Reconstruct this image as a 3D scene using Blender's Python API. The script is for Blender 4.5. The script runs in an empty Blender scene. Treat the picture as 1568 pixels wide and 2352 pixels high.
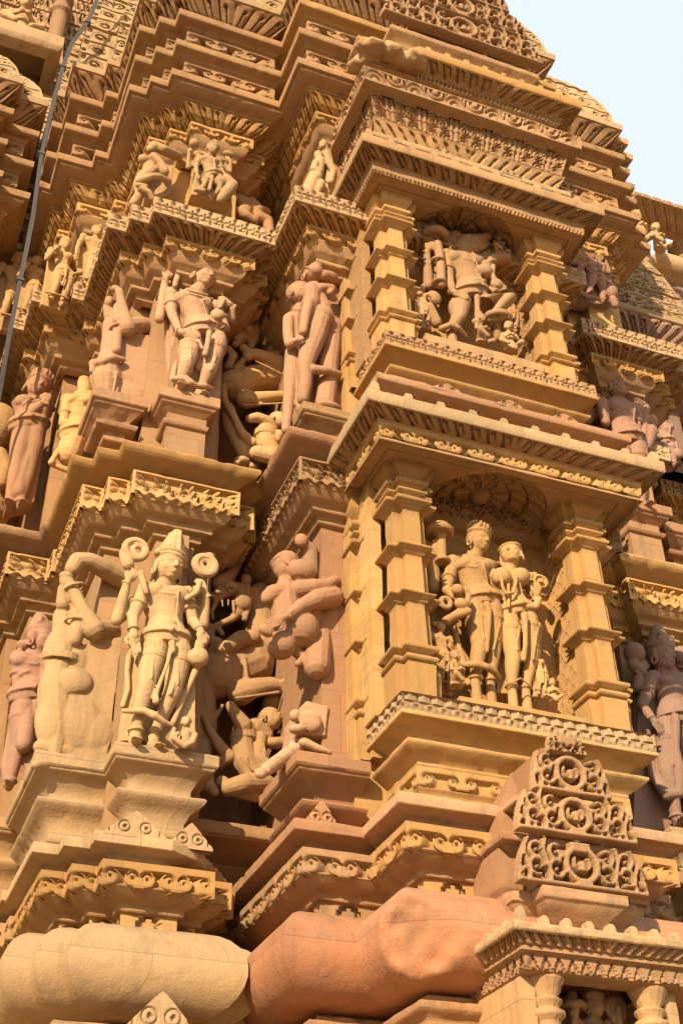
import bpy, bmesh, math, random
import numpy as np
from mathutils import Vector, Matrix
R_ = math.radians
sc = bpy.context.scene
col = sc.collection
# ------------------------------------------------------------ camera, sky, sun, exposure
FOC, YAW, PIT, ROL = 4843.37/2500*1568, R_(21.995), R_(35.98), R_(-0.962)
_cy, _sy, _cp, _sp = math.cos(YAW), math.sin(YAW), math.cos(PIT), math.sin(PIT)
CF = Vector((_sy*_cp, _cy*_cp, _sp)); _r = Vector((_cy, -_sy, 0)); _u = _r.cross(CF)
CR = math.cos(ROL)*_r + math.sin(ROL)*_u; CU = -math.sin(ROL)*_r + math.cos(ROL)*_u
CAM = Vector((0, 0, 1.6))
cd = bpy.data.cameras.new('camera'); cam = bpy.data.objects.new('camera', cd); col.objects.link(cam)
cd.sensor_fit = 'VERTICAL'; cd.sensor_height = 36; cd.lens = 36*FOC/2352
cd.clip_start = .05; cd.clip_end = 5000
M3 = Matrix((CR, CU, -CF)).transposed()
cam.matrix_world = Matrix.Translation(CAM) @ M3.to_4x4()
sc.camera = cam
SUN_EL, SUN_AZ = R_(26), R_(42)          # the sun stands in front of the wall and to its left
w = bpy.data.worlds.new('World'); sc.world = w; w.use_nodes = True
nt = w.node_tree; bg = nt.nodes['Background']
sky = nt.nodes.new('ShaderNodeTexSky'); sky.sky_type = 'NISHITA'; sky.sun_disc = False
sky.sun_elevation = SUN_EL; sky.air_density = 1.0; sky.dust_density = 1.6; sky.ozone_density = 1.0
hz = nt.nodes.new('ShaderNodeMix'); hz.data_type = 'RGBA'; hz.inputs[0].default_value = .8        # thin bright haze over the whole sky
nt.links.new(sky.outputs[0], hz.inputs[6]); hz.inputs[7].default_value = (4.9, 5.4, 5.6, 1)
nt.links.new(hz.outputs[2], bg.inputs[0]); bg.inputs[1].default_value = .115
sdir = Vector((-math.sin(SUN_AZ)*math.cos(SUN_EL), -math.cos(SUN_AZ)*math.cos(SUN_EL), math.sin(SUN_EL)))  # towards the sun
sky.sun_rotation = math.atan2(sdir.x, sdir.y)
sd = bpy.data.lights.new('sun', 'SUN'); sun = bpy.data.objects.new('sun', sd); col.objects.link(sun)
sd.energy = 5.0; sd.angle = R_(.5); sd.color = (1, .80, .54)
sun.rotation_euler = sdir.to_track_quat('Z', 'Y').to_euler()
sc.view_settings.view_transform = 'Standard'; sc.view_settings.look = 'None'
sc.view_settings.exposure = .86; sc.view_settings.gamma = 1
sc.cycles.max_bounces = 10; sc.cycles.diffuse_bounces = 6

def at(px, py, X=None, Y=None, Z=None):
    r = CF*FOC + CR*(px-784) - CU*(py-1176)
    t = X/r.x if X is not None else Y/r.y if Y is not None else (Z-1.6)/r.z
    return CAM + r*t
# ------------------------------------------------------------ stone
def stone(name, c1, c2, c3, bump=.35, seed=0., dark=.5, joints=True):
    m = bpy.data.materials.new(name); m.use_nodes = True
    n = m.node_tree.nodes; L = m.node_tree.links; b = n['Principled BSDF']
    g = n.new('ShaderNodeNewGeometry'); oi = n.new('ShaderNodeObjectInfo')
    mp = n.new('ShaderNodeMapping'); L.new(g.outputs['Position'], mp.inputs[0]); mp.inputs['Location'].default_value = (seed, seed*.7, seed*1.3)
    def noise(s, det=4, rough=.6, vec=None):
        t = n.new('ShaderNodeTexNoise'); t.inputs['Scale'].default_value = s; t.inputs['Detail'].default_value = det
        t.inputs['Roughness'].default_value = rough; L.new(vec or mp.outputs[0], t.inputs['Vector']); return t.outputs['Fac']
    def ramp(f, a, b_):
        r = n.new('ShaderNodeMapRange'); r.inputs[1].default_value = a; r.inputs[2].default_value = b_; L.new(f, r.inputs[0]); return r.outputs[0]
    def mix(f, a, b_, typ='MIX'):
        x = n.new('ShaderNodeMix'); x.data_type = 'RGBA'; x.blend_type = typ
        for i, v in ((0, f), (6, a), (7, b_)):
            if hasattr(v, 'is_linked') or hasattr(v, 'links'): L.new(v, x.inputs[i])
            elif i == 0: x.inputs[0].default_value = v
            else: x.inputs[i].default_value = (*v, 1)
        return x.outputs[2]
    lo = noise(1.7, 3); mid = noise(9, 5, .65); hi = noise(70, 3, .7); bands = n.new('ShaderNodeMapping'); L.new(g.outputs['Position'], bands.inputs[0])
    bands.inputs['Scale'].default_value = (1.2, 1.2, 14); bands.inputs['Rotation'].default_value = (.15, .1, 0)
    bd = noise(2.2, 3, .6, bands.outputs[0])
    c = mix(ramp(lo, .35, .65), c1, c2)
    c = mix(ramp(oi.outputs['Random'], .0, 1.25), c, c3)
    rv = n.new('ShaderNodeMapRange'); rv.inputs[3].default_value = 1.12; rv.inputs[4].default_value = .84; L.new(oi.outputs['Random'], rv.inputs[0]); cb = n.new('ShaderNodeCombineColor'); [L.new(rv.outputs[0], cb.inputs[i]) for i in range(3)]; c = mix(1.0, c, cb.outputs[0], 'MULTIPLY')
    c = mix(ramp(bd, .5, .8), c, c3)
    dk = tuple(v*.55 for v in c2)
    mm = n.new('ShaderNodeMath'); mm.operation = 'MULTIPLY'; mm.inputs[1].default_value = dark; L.new(ramp(mid, .56, .78), mm.inputs[0])
    c = mix(mm.outputs[0], c, dk)
    sp = n.new('ShaderNodeMath'); sp.operation = 'MULTIPLY'; sp.inputs[1].default_value = .35; L.new(ramp(hi, .6, .85), sp.inputs[0])
    c = mix(sp.outputs[0], c, tuple(v*.4 for v in c1))
    # rain streaks and the joints between the stone blocks
    st = n.new('ShaderNodeMapping'); L.new(g.outputs['Position'], st.inputs[0]); st.inputs['Scale'].default_value = (7, 7, .8)
    m3 = n.new('ShaderNodeMath'); m3.operation = 'MULTIPLY'; m3.inputs[1].default_value = .42; L.new(ramp(noise(1.6, 4, .6, st.outputs[0]), .52, .74), m3.inputs[0])
    c = mix(m3.outputs[0], c, tuple(v*.5 for v in (c2[0]*.85, c2[1], c2[2]*1.15)))
    sx = n.new('ShaderNodeSeparateXYZ'); L.new(g.outputs['Position'], sx.inputs[0]); a2 = n.new('ShaderNodeMath'); L.new(sx.outputs[0], a2.inputs[0]); L.new(sx.outputs[1], a2.inputs[1])
    cx = n.new('ShaderNodeCombineXYZ'); L.new(a2.outputs[0], cx.inputs[0]); L.new(sx.outputs[2], cx.inputs[1])
    bk = n.new('ShaderNodeTexBrick'); L.new(cx.outputs[0], bk.inputs['Vector']); bk.inputs['Scale'].default_value = 1; bk.inputs['Brick Width'].default_value = .71; bk.inputs['Row Height'].default_value = .345
    bk.inputs['Mortar Size'].default_value = .0022; bk.inputs['Mortar Smooth'].default_value = .1; bk.inputs['Bias'].default_value = 0
    bk.inputs['Color1'].default_value = (.80, .80, .80, 1); bk.inputs['Color2'].default_value = (1.12, 1.06, 1.0, 1); bk.inputs['Mortar'].default_value = (.45, .42, .40, 1)
    if joints: c = mix(.55, c, bk.outputs['Color'], 'MULTIPLY')
    L.new(c, b.inputs['Base Color']); b.inputs['Roughness'].default_value = .92
    b.inputs['Specular IOR Level'].default_value = .15
    ad = n.new('ShaderNodeMath'); ad.operation = 'MULTIPLY_ADD'; ad.inputs[1].default_value = .35; L.new(hi, ad.inputs[0]); L.new(noise(24, 5, .7), ad.inputs[2])
    bp = n.new('ShaderNodeBump'); bp.inputs['Strength'].default_value = bump; bp.inputs['Distance'].default_value = .012
    L.new(ad.outputs[0], bp.inputs['Height']); L.new(bp.outputs[0], b.inputs['Normal'])
    return m
OCH = stone('ochre_sandstone', (0.413, 0.248, 0.090), (0.423, 0.273, 0.123), (0.364, 0.199, 0.069), .25)
TAN = stone('tan_sandstone', (0.371, 0.245, 0.118), (0.357, 0.214, 0.097), (0.320, 0.188, 0.104), .4, 3)
PNK = stone('pink_sandstone', (0.348, 0.200, 0.110), (0.366, 0.232, 0.131), (0.308, 0.153, 0.077), .4, 7)
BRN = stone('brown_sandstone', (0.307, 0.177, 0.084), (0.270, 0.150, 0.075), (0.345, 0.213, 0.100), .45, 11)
ROS = stone('rose_sandstone', (0.286, 0.162, 0.108), (0.269, 0.167, 0.113), (0.322, 0.170, 0.110), .45, 13)
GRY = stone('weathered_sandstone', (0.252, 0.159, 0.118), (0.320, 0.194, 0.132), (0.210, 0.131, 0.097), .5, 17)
PAL = stone('pale_sandstone', (0.382, 0.268, 0.145), (0.368, 0.248, 0.129), (0.360, 0.243, 0.135), .45, 23)
RED = stone('red_sandstone', (0.353, 0.163, 0.085), (0.367, 0.204, 0.115), (0.323, 0.131, 0.064), .45, 51)
CARVE = {}
CARVE['ochre_sandstone'] = stone('ochre_sandstone_carved', (0.423, 0.260, 0.106), (0.432, 0.281, 0.141), (0.373, 0.208, 0.081), .45, 41, .35, False)
CARVE['tan_sandstone'] = stone('tan_sandstone_carved', (0.389, 0.256, 0.124), (0.374, 0.225, 0.102), (0.335, 0.198, 0.108), .45, 41, .35, False)
CARVE['pink_sandstone'] = stone('pink_sandstone_carved', (0.376, 0.219, 0.128), (0.389, 0.246, 0.144), (0.328, 0.167, 0.090), .45, 41, .35, False)
CARVE['brown_sandstone'] = stone('brown_sandstone_carved', (0.322, 0.185, 0.087), (0.283, 0.158, 0.080), (0.361, 0.224, 0.106), .45, 41, .35, False)
CARVE['rose_sandstone'] = stone('rose_sandstone_carved', (0.300, 0.170, 0.113), (0.282, 0.176, 0.119), (0.337, 0.178, 0.116), .45, 41, .35, False)
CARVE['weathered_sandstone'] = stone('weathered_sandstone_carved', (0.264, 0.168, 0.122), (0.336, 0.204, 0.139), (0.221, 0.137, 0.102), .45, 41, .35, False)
CARVE['pale_sandstone'] = stone('pale_sandstone_carved', (0.402, 0.273, 0.139), (0.386, 0.247, 0.119), (0.365, 0.230, 0.114), .45, 41, .35, False)
def plain(name, c, rough=.6, metal=0.):
    m = bpy.data.materials.new(name); m.use_nodes = True; n = m.node_tree.nodes; L = m.node_tree.links; b = n['Principled BSDF']
    t = n.new('ShaderNodeTexNoise'); t.inputs['Scale'].default_value = 6; t.inputs['Detail'].default_value = 6
    r = n.new('ShaderNodeValToRGB'); r.color_ramp.elements[0].position = .3; r.color_ramp.elements[1].position = .7
    r.color_ramp.elements[0].color = (*[v*.75 for v in c], 1); r.color_ramp.elements[1].color = (*[min(1, v*1.2) for v in c], 1)
    L.new(t.outputs['Fac'], r.inputs[0]); L.new(r.outputs[0], b.inputs['Base Color'])
    b.inputs['Roughness'].default_value = rough; b.inputs['Metallic'].default_value = metal; return m
# ------------------------------------------------------------ meshes
rng = np.random.default_rng(5)
_K = rng.normal(size=(10, 3)); _K /= np.linalg.norm(_K, axis=1)[:, None]; _PH = rng.uniform(0, 6.28, 10); _FR = rng.uniform(.6, 1.8, 10)
def nz(P, f):
    s = 0
    for k in range(10): s = s + np.sin((P @ _K[k])*f*_FR[k] + _PH[k] + 1.3*np.sin((P @ _K[(k+3) % 10])*f*.7))
    return s/5.
def finish(name, V, F, mat, parent=None, origin=None, angle=38):
    me = bpy.data.meshes.new(name); V = np.asarray(V, dtype=np.float32)
    if origin is not None: V = V - np.asarray(origin, dtype=np.float32)
    F = np.asarray(F, dtype=np.int32)
    me.vertices.add(len(V)); me.vertices.foreach_set('co', V.ravel())
    me.loops.add(F.size); me.loops.foreach_set('vertex_index', F.ravel())
    k = F.shape[1]; me.polygons.add(len(F)); me.polygons.foreach_set('loop_start', np.arange(0, F.size, k, dtype=np.int32))
    me.update(calc_edges=True); me.validate()
    me.polygons.foreach_set('use_smooth', np.ones(len(me.polygons), dtype=bool))
    me.set_sharp_from_angle(angle=R_(angle))
    me.materials.append(mat)
    o = bpy.data.objects.new(name, me); col.objects.link(o)
    if origin is not None: o.location = origin
    adopt(o, parent); return o
def adopt(o, p):
    if p is not None: o.parent = p; o.matrix_parent_inverse = world_inv(p)
def world_inv(p): return Matrix.Translation(-Vector(p.location)) if p.parent is None else Matrix.Identity(4)
def thing(name, label, cat, loc, group=None):
    o = bpy.data.objects.new(name, None); col.objects.link(o); o.location = loc; o['root'] = 1
    return tag(o, label, cat, group)
def tag(o, label=None, cat=None, group=None, kind=None):
    for k, v in (('label', label), ('category', cat), ('group', group), ('kind', kind)):
        if v: o[k] = v
    return o
def grid_faces(n, m):
    i = np.arange(n-1)[:, None]*m + np.arange(m-1)[None, :]; i = i.ravel()
    return np.stack([i, i+1, i+m+1, i+m], 1)
def refine(prof, dv, ch):
    P = [np.array(p, float) for p in prof]; out = []
    for i, p in enumerate(P):
        if 0 < i < len(P)-1 and ch > 0:
            a = P[i-1]-p; b = P[i+1]-p; la, lb = np.linalg.norm(a), np.linalg.norm(b)
            if la < 1e-6 or lb < 1e-6 or abs(np.dot(a, b)/(la*lb)+1) < .12: out.append(p); continue
            c = min(ch, la*.4, lb*.4); out += [p+a/la*c, p+b/lb*c]
        else: out.append(p)
    R = [out[0]]
    for a, b in zip(out, out[1:]):
        k = max(1, int(math.ceil(np.linalg.norm(b-a)/dv)))
        for j in range(1, k+1): R.append(a+(b-a)*j/k)
    return np.array(R)
def sweep(name, plan, prof, mat, parent=None, rel=None, du=.025, dv=.035, ch=.005, rough=.0018, chip=.010, closed=False, origin=None, angle=38, fade=.012):
    plan = np.array(plan, float); n = len(plan)
    if rel is not None: du = min(du, .0065) if du > .02 else du; dv = min(dv, .0055) if dv > .02 else dv; ch = 0
    pr = refine(prof, dv, ch); d = np.diff(pr, axis=0); ln = np.linalg.norm(d, axis=1); v = np.concatenate([[0], np.cumsum(ln)]); T = v[-1]
    tg = np.zeros_like(pr); tg[:-1] += d/np.maximum(ln, 1e-9)[:, None]; tg[1:] += d/np.maximum(ln, 1e-9)[:, None]
    tg /= np.maximum(np.linalg.norm(tg, axis=1), 1e-9)[:, None]; no, nzv = tg[:, 1], -tg[:, 0]   # outward in the (o,z) plane
    nseg = n if closed else n-1
    seg = np.roll(plan, -1, 0)-plan; seg = seg/np.maximum(np.linalg.norm(seg, axis=1), 1e-9)[:, None]; nr = np.stack([seg[:, 1], -seg[:, 0]], 1)
    off = np.zeros_like(plan)
    for i in range(n):
        a = nr[i-1] if (i > 0 or closed) else nr[i]; b = nr[i] if (i < n-1 or closed) else nr[i-1]
        off[i] = (a+b)/(1+a @ b)
    VV, FF, base = [], [], 0
    for s in range(nseg):
        a, b = s, (s+1) % n
        A = plan[a]+off[a]*pr[:, 0:1]; B = plan[b]+off[b]*pr[:, 0:1]
        L = float(np.max(np.linalg.norm(B-A, axis=1)))
        k = max(1, int(math.ceil(L/du))); t = np.linspace(0, 1, k+1)
        u = (t-.5)*L
        o = np.broadcast_to(pr[:, 0][:, None], (len(pr), k+1)).copy(); z = np.broadcast_to(pr[:, 1][:, None], (len(pr), k+1)).copy()
        P0 = A[:, None, :]*(1-t)[None, :, None]+B[:, None, :]*t[None, :, None]
        P3 = np.concatenate([P0, z[:, :, None]], 2)
        h = rough*nz(P3, 38.)+rough*1.3*nz(P3, 9.)
        cn = nz(P3, 17.)*.6+nz(P3, 55.)*.4
        h -= chip*np.clip(cn-.45, 0, 1)
        if rel is not None:
            U, Vv = np.meshgrid(u, v); hh = rel(U, Vv, L, T)
            e = np.clip((L/2-np.abs(U))/fade, 0, 1); hh = hh*e; h = h+hh
        dO = h*no[:, None]; dZ = h*nzv[:, None]
        OV = off[a][None, None, :]*(1-t)[None, :, None]+off[b][None, None, :]*t[None, :, None]
        XY = P0+OV*dO[:, :, None]
        V3 = np.concatenate([XY, (z+dZ)[:, :, None]], 2)
        VV.append(V3.reshape(-1, 3)); FF.append(grid_faces(len(pr), k+1)+base); base += V3.shape[0]*V3.shape[1]
    return finish(name, np.concatenate(VV), np.concatenate(FF), mat, parent, origin, angle)
def rect(x0, x1, y0, y1): return [(x0, y1), (x0, y0), (x1, y0), (x1, y1)]
def block(name, x0, x1, y0, y1, z0, z1, mat, parent=None, **k):
    h = min(x1-x0, y1-y0)/2
    return sweep(name, rect(x0, x1, y0, y1), [(-h, z0), (0, z0), (0, z1), (-h, z1)], mat, parent, closed=True, **k)
# ------------------------------------------------------------ carved patterns: height in metres over (u along, v up)
def sm(x, w): return 1/(1+np.exp(-np.clip(x/w, -30, 30)))
def leafp(p=.085, lean=.05, dep=.020):
    """a row of plump leaves leaning away from the middle, each with a hooked gouge"""
    def f(U, V, L, T):
        n = max(1, round(L/2/p)); q_ = L/2/n; a = np.abs(U); t = V/T
        q = (a+lean*(1-t)**1.4)/q_; fr = (q+.5) % 1-.5; d = np.abs(fr)*q_
        edge = sm(t-.06, .02)*sm(.95-t, .015)
        h = .0045*np.cos(np.pi*np.clip(fr*1.0, -.5, .5)*2+np.pi)*edge
        h = -dep*np.exp(-(d/.0070)**2)*edge+h
        q2 = (a+lean*1.1*(1-t)**1.9)/q_+.46; f2 = ((q2+.5) % 1-.5)*q_
        h -= dep*np.exp(-(f2/.0065)**2)*sm(t-.30, .03)*sm(.80-t, .02)
        dc = np.hypot(f2-.011, (t-.78)*T); h -= dep*np.exp(-((dc-.010)/.0060)**2)*(t > .72)
        return h
    return f
def scrollp(p=.19, dep=.045):
    def f(U, V, L, T):
        n = max(1, round(L/p)); q = L/n; x = ((U/q+n/2) % 1-.5)*q; a = np.abs(x); r = .33*T
        strip = V-.70*T
        c1 = r-np.hypot(a-.30*q, V-.42*T)
        tip = np.minimum(.16*q-np.abs(a-.5*q)-.15*(V-.2*T), V-.03*T)
        neck = np.minimum(.07*q-np.abs(a-.43*q), V-.25*T)
        s = np.maximum(np.maximum(strip, c1), np.maximum(tip, neck))
        h = -dep*(1-sm(s, .0016))
        rr = np.hypot(a-.30*q, V-.42*T); th = np.arctan2(V-.42*T, a-.30*q); h -= dep*.8*np.exp(-((rr-.70*r)/.0055)**2)*(th > .2)*(th < 2.7); h -= dep*.5*np.exp(-((rr-.05*r)/.005)**2)
        h -= .008*np.exp(-((np.abs(a-.38*q)-.0)/.004)**2)*(V > .3*T)*(V < .62*T)
        return h
    return f
def trip(p=.072):
    def f(U, V, L, T):
        n = max(1, round(L/p)); q = L/n; x = ((U/q+n/2) % 1-.5)*q; a = np.abs(x)/q; t = V/T; h = np.zeros_like(U)
        up = (t > .53)&(t < .95); tt = np.clip((t-.53)/.42, 0, 1)
        tri = np.abs(a*2-(1-tt))           # triangles standing point up with a ridge
        h = np.where(up, -.015*sm(a*2-(1-tt)*.9, .08)+.004*(1-a*2), h)
        lo = (t > .06)&(t <= .5); tl = (t-.06)/.44
        x2 = (x/q+1) % 1-.5; rr = np.hypot(x2*2, tl*1.0)
        h = np.where(lo, .004-.014*sm(rr-.95, .05)-.016*sm(.30-np.hypot(x2*2, (tl-.38)*1.1), .05), h)
        h -= .010*np.exp(-((t-.51)/.02)**2)
        h -= .012*np.exp(-((.5-a)*q/.003)**2)*(t > .5)*(t < .95)
        return h
    return f
def jalip(p=.072, dep=.016):
    def f(U, V, L, T):
        n = max(1, round(L/p)); q = L/n; x = ((U/q+n/2) % 1-.5); a = np.abs(x); t = V/T
        h = -dep*sm(.045-np.abs(t-.52-.06*(1-4*a*a)), .012)*(a < .42)
        h -= dep*sm(.20-(np.abs(t-.84)*.9+a), .03)
        h -= dep*sm(.16-(np.abs(t-.26)*.8+a), .03)
        h -= dep*sm(.05-np.abs(a-.5), .012)*((np.abs(t-.52) > .02)&(t > .28)&(t < .76))
        h -= dep*.7*sm(.04-np.abs(t-.30), .012)*(np.abs(a-.36) < .10)
        return h
    return f
def beadp(p=.028, dep=.012):
    return lambda U, V, L, T: -dep*sm(np.cos(2*np.pi*U/p)-.1, .1)
def figp(p=.075, seed=0):
    def f(U, V, L, T):
        h = np.full_like(U, -.036); r = np.random.default_rng(seed+int(L*1000)); n = max(2, round(L/p)); t = V/T
        for k in range(n):
            x0 = (k+.5)*L/n-L/2; sgn = 1 if (k % 2) else -1; b = r.uniform(.8, 1.15)
            def el(cx, cy, rx, ry, top, an=0.):
                dx = U-x0-cx; dy = V-cy*T; c, s = math.cos(an), math.sin(an); X = (dx*c+dy*s)/rx; Y = (-dx*s+dy*c)/ry
                d = X*X+Y*Y; return np.where(d < 1, -.036+(top+.036)*np.sqrt(np.clip(1-d, 0, 1)), -.036)
            for e in (el(sgn*.006, .80, .012*b, .014*b, .004), el(0, .55, .014, .026, .003, .3*sgn), el(sgn*.016, .33, .022, .012, .006, .6*sgn),
                      el(-sgn*.014, .28, .012, .026, .0, -.4*sgn), el(sgn*.022, .6, .007, .022, -.004, -.7*sgn), el(-sgn*.028, .45, .007, .03, -.006, .3*sgn), el(sgn*.01, .10, .03, .013, -.002)): h = np.maximum(h, e)
        h = np.where(t > .91, 0, h); h = np.maximum(h, np.where((t < .30+.12*np.cos(U/p*np.pi)), -.004, -.05)); h = np.where(t < .07+.07*np.sin(U/p*2*np.pi), -.03, h)
        e = L/2-np.abs(U); return np.where(e < .013, 0, h)
    return f
def netp(p=.15, q=.13, dep=.028):
    """mesh of horseshoe arches, curls and lozenges, varied from cell to cell, with string courses"""
    def f(U, V, L, T):
        n = max(1, round(L/p)); pp = L/n; m = max(1, round(T/q)); qq = T/m; j = np.floor(V/qq); xi = U/pp+n/2+.5*(j % 2)*(n > 1); k = np.floor(xi); x = (xi % 1-.5)*pp; y = (V/qq-j)*qq; a = np.abs(x)
        rnd = (np.sin(k*12.9898+j*78.233+L*5.1)*43758.5453) % 1; s = .85+.35*rnd; h = np.full_like(U, -.004)
        r = np.hypot(x, (y-.44*qq)*1.05)/s
        A = np.where((r < .19*pp)&((r > .08*pp) | (y < .40*qq)), -dep, -.004); A = A-.012*np.exp(-((r-.29*pp)/.007)**2)*(y > .28*qq)
        th = np.arctan2(y-.5*qq, a-.22*pp); rr = np.hypot(a-.22*pp, y-.5*qq); B = np.where((np.abs(rr-.15*pp*s) < .035*pp)&(th > -2.1), -dep, -.004); B = np.where(rr < .05*pp, -dep, B); B = np.where((a < .03*pp)&(np.abs(y-.5*qq) < .3*qq), -dep*.8, B)
        Cc = np.where((a/pp+np.abs(y-.5*qq)/qq < .20*s), -dep, -.004); Cc = np.where(np.abs(a/pp+np.abs(y-.5*qq)/qq-.34) < .035, -dep*.8, Cc)
        h = np.where(rnd < .5, A, np.where(rnd < .8, B, Cc))
        for d, ra in ((np.hypot(a-.41*pp, y-.22*qq), .075*pp), (np.hypot(a-.39*pp, y-.76*qq), .09*pp)): h = np.where((d < ra)&(d > ra*.3)&(x*((k % 2)*2-1) > -.3*pp), -dep*.85, h)
        h = np.where(y > .90*qq, -dep*.7, h); h = np.where((j % 3 == 0)&(y < .13*qq), .010, h)
        return h+.004*np.sin(U*31+V*17)
    return f
def arcp(p=.15):
    def f(U, V, L, T):
        n = max(1, round(L/p)); q = L/n; k = np.floor(U/q+n/2); x = ((U/q+n/2) % 1-.5)*q; y = np.where(k % 2 == 0, V, T-V); r = np.hypot(x*1.15, y-.18*T)
        h = -.026*np.exp(-((r-.30*T)/.011)**2)-.026*np.exp(-((r-.64*T)/.011)**2)
        h = np.where(y > .12*T, h, 0); h -= .012*np.exp(-((np.abs(x)-.47*q+.25*(y-.5*T))/.006)**2)
        return np.where((V < .08*T) | (V > .92*T), 0, h)
    return f
def panelp(p=.235):
    def f(U, V, L, T):
        n = max(1, round(L/p)); q = L/n; x = ((U/q+n/2) % 1-.5)*q; a = np.abs(x); h = np.zeros_like(U); t = V/T
        pil = a < .17*q; c = np.cos(2*np.pi*(x/(.17*q)))  # two colonnettes
        hp = -.030+.018*np.abs(np.sin(np.pi*a/(.17*q)*1.0))+.006*(np.abs(t-.6) < .03)+.006*(np.abs(t-.35) < .03)
        h = np.where(pil, hp, h)
        y = np.where(a > .17*q, a-.335*q, 0)
        s = np.where(x > 0, 1., -1.)
        rr = np.hypot(y, V-.66*T); th = np.arctan2(V-.66*T, y*s); h2 = -.028*np.exp(-(((rr/.022-th/(2*np.pi)) % 1-.5)*.022/.0070)**2)*(rr < .060)
        r3 = np.hypot(y+.02, V-.30*T); h2 -= .024*np.exp(-((r3-.045)/.007)**2)*(V > .18*T); h2 -= .020*np.exp(-((r3-.022)/.006)**2)*(V > .25*T)
        return np.where(pil, h, h2)
    return f
def fernp(p=.085):
    def f(U, V, L, T):
        a = np.abs(U); t = V/T; q = (a*1.0-(t**1.5)*.085)/p; d = np.abs((q % 1)-.5)*p
        h = -.026*np.exp(-(d/.0095)**2)*sm(t-.05, .03)*sm(.85-t, .03)
        dc = np.hypot(((q % 1)-.5)*p, (t-.80)*T); return h-.012*np.exp(-((dc-.012)/.004)**2)-.012*np.exp(-(dc/.004)**2)
    return f
def crossp(p=.26, dep=.03):
    def f(U, V, L, T):
        n = max(1, round(L/p)); q = L/n; x = np.abs(((U/q+n/2) % 1-.5)*q); y = np.abs(V-.55*T)
        s = .015*np.floor(x/.015)+.015*np.floor(y/.015); return -dep*((s > .018)&(s < .052))
    return f
def rosep(p=.13):
    def f(U, V, L, T):
        n = max(1, round(L/p)); q = L/n; x = ((U/q+n/2) % 1-.5)*q; r = np.hypot(x, V-.4*T); th = np.arctan2(V-.4*T, x)
        h = np.where(r < .46*T, -.004-.006*np.cos(4*th)*(r/.3/T), -.025); return np.where(V > .85*T, 0, h)-.008*np.exp(-((r-.28*T)/.004)**2)
    return f
def zigp(p=.062):
    def f(U, V, L, T):
        n = max(1, round(L/p)); q = L/n; a = np.abs(((U/q+n/2) % 1-.5)); t = V/T
        h = np.where(a*2 > (1-t)*1.02, 0., -.016); h = np.where(np.hypot(a*2*.5, (t-.28)*.9) < .16, -.002, h); return np.where(t < .08, 0, h)
    return f
def lattp(p=.095):
    def f(U, V, L, T):
        x = U/p; y = V/p; a = (x+y*.9) ; k = (np.floor(y*1.6) % 2)*.5; fx = (x+k) % 1; fy = (y*1.6) % 1
        tri = (fx > .25)&(fx < .75)&(fy > .12)&(fy < .12+1.5*np.minimum(fx-.25, .75-fx)*2*.9)
        return np.where(tri, -.035, 0.)
    return f
# ------------------------------------------------------------ the temple wall
T = thing('temple', 'carved sandstone temple wall of stepped piers, cornices and statue niches filling the picture', 'temple', (3, 6, 0))
ground = finish('ground', [(-300, -300, 0), (300, -300, 0), (300, 300, 0), (-300, 300, 0)], [(0, 1, 2, 3)], plain('dusty_paving', (.24, .16, .085), .95))
tag(ground, kind='structure')
def half(c, r, z, a0=-88, a1=88, n=14, flat=.93): return [(c+r*math.cos(R_(a)), z+r*flat*math.sin(R_(a))) for a in np.linspace(a0, a1, n)]
def moved(prof, o=0., z=0.): return [(a+o, b+z) for a, b in prof]
def lowbands(plan, p, eave=None, mroll=PNK, meave=TAN, mfr=TAN, zsh=0.):
    P = lambda q: moved(q, 0, zsh)
    sweep('plinth', plan, P([(.34, -.02), (.34, 1.2), (.28, 1.25), (.28, 2.2), (.22, 2.3), (.22, 2.5), (-.1, 2.5)]), BRN, p)
    sweep('lower_roll', plan, P([(-.1, 2.46)]+half(.12, .27, 2.72)+[(-.1, 2.98)]), PAL, p, angle=60, chip=.004, rough=.0009)
    sweep('base_moulding', plan, P([(-.1, 2.98), (.13, 2.985), (.13, 3.03), (.07, 3.04), (.06, 3.10), (.11, 3.13), (.11, 3.16), (.05, 3.17), (.05, 3.2), (-.1, 3.2)]), BRN, p, chip=.03)
    sweep('plinth_roll', plan, P([(-.1, 3.21)]+half(.08, .215, 3.42)+[(-.1, 3.62)]), mroll, p, angle=60, chip=.004, rough=.0009)
    sweep('cross_panel', plan, P([(.025, 3.60), (.025, 3.715)]), mfr, p, rel=crossp())
    ev = eave or plan
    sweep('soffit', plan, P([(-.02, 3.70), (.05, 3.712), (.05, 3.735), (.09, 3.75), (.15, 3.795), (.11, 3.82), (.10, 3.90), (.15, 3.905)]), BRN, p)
    sweep('scroll_frieze', plan, P([(.16, 3.775), (.16, 3.905)]), mfr, p, rel=scrollp())
    sweep('eave', ev, P([(.0, 3.90), (.12, 3.91), (.13, 3.935), (.20, 3.957), (.22, 3.958), (.22, 4.012), (.12, 4.05), (-.02, 4.07)]), meave, p, ch=.004, chip=.02)
def pedband(plan, p, z=0., s=1., mat=TAN):
    q = [(-.02, 4.07), (.03, 4.10), (.03, 4.17), (.05, 4.215), (.11, 4.262), (.115, 4.285), (.05, 4.292), (.045, 4.335), (.06, 4.365), (.10, 4.41), (.14, 4.425), (.14, 4.437), (.155, 4.44), (.155, 4.505), (-.05, 4.512)]
    sweep('pedestal', plan, [(a*s, b+z) for a, b in q], mat, p, chip=.02, ch=.008)
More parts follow.
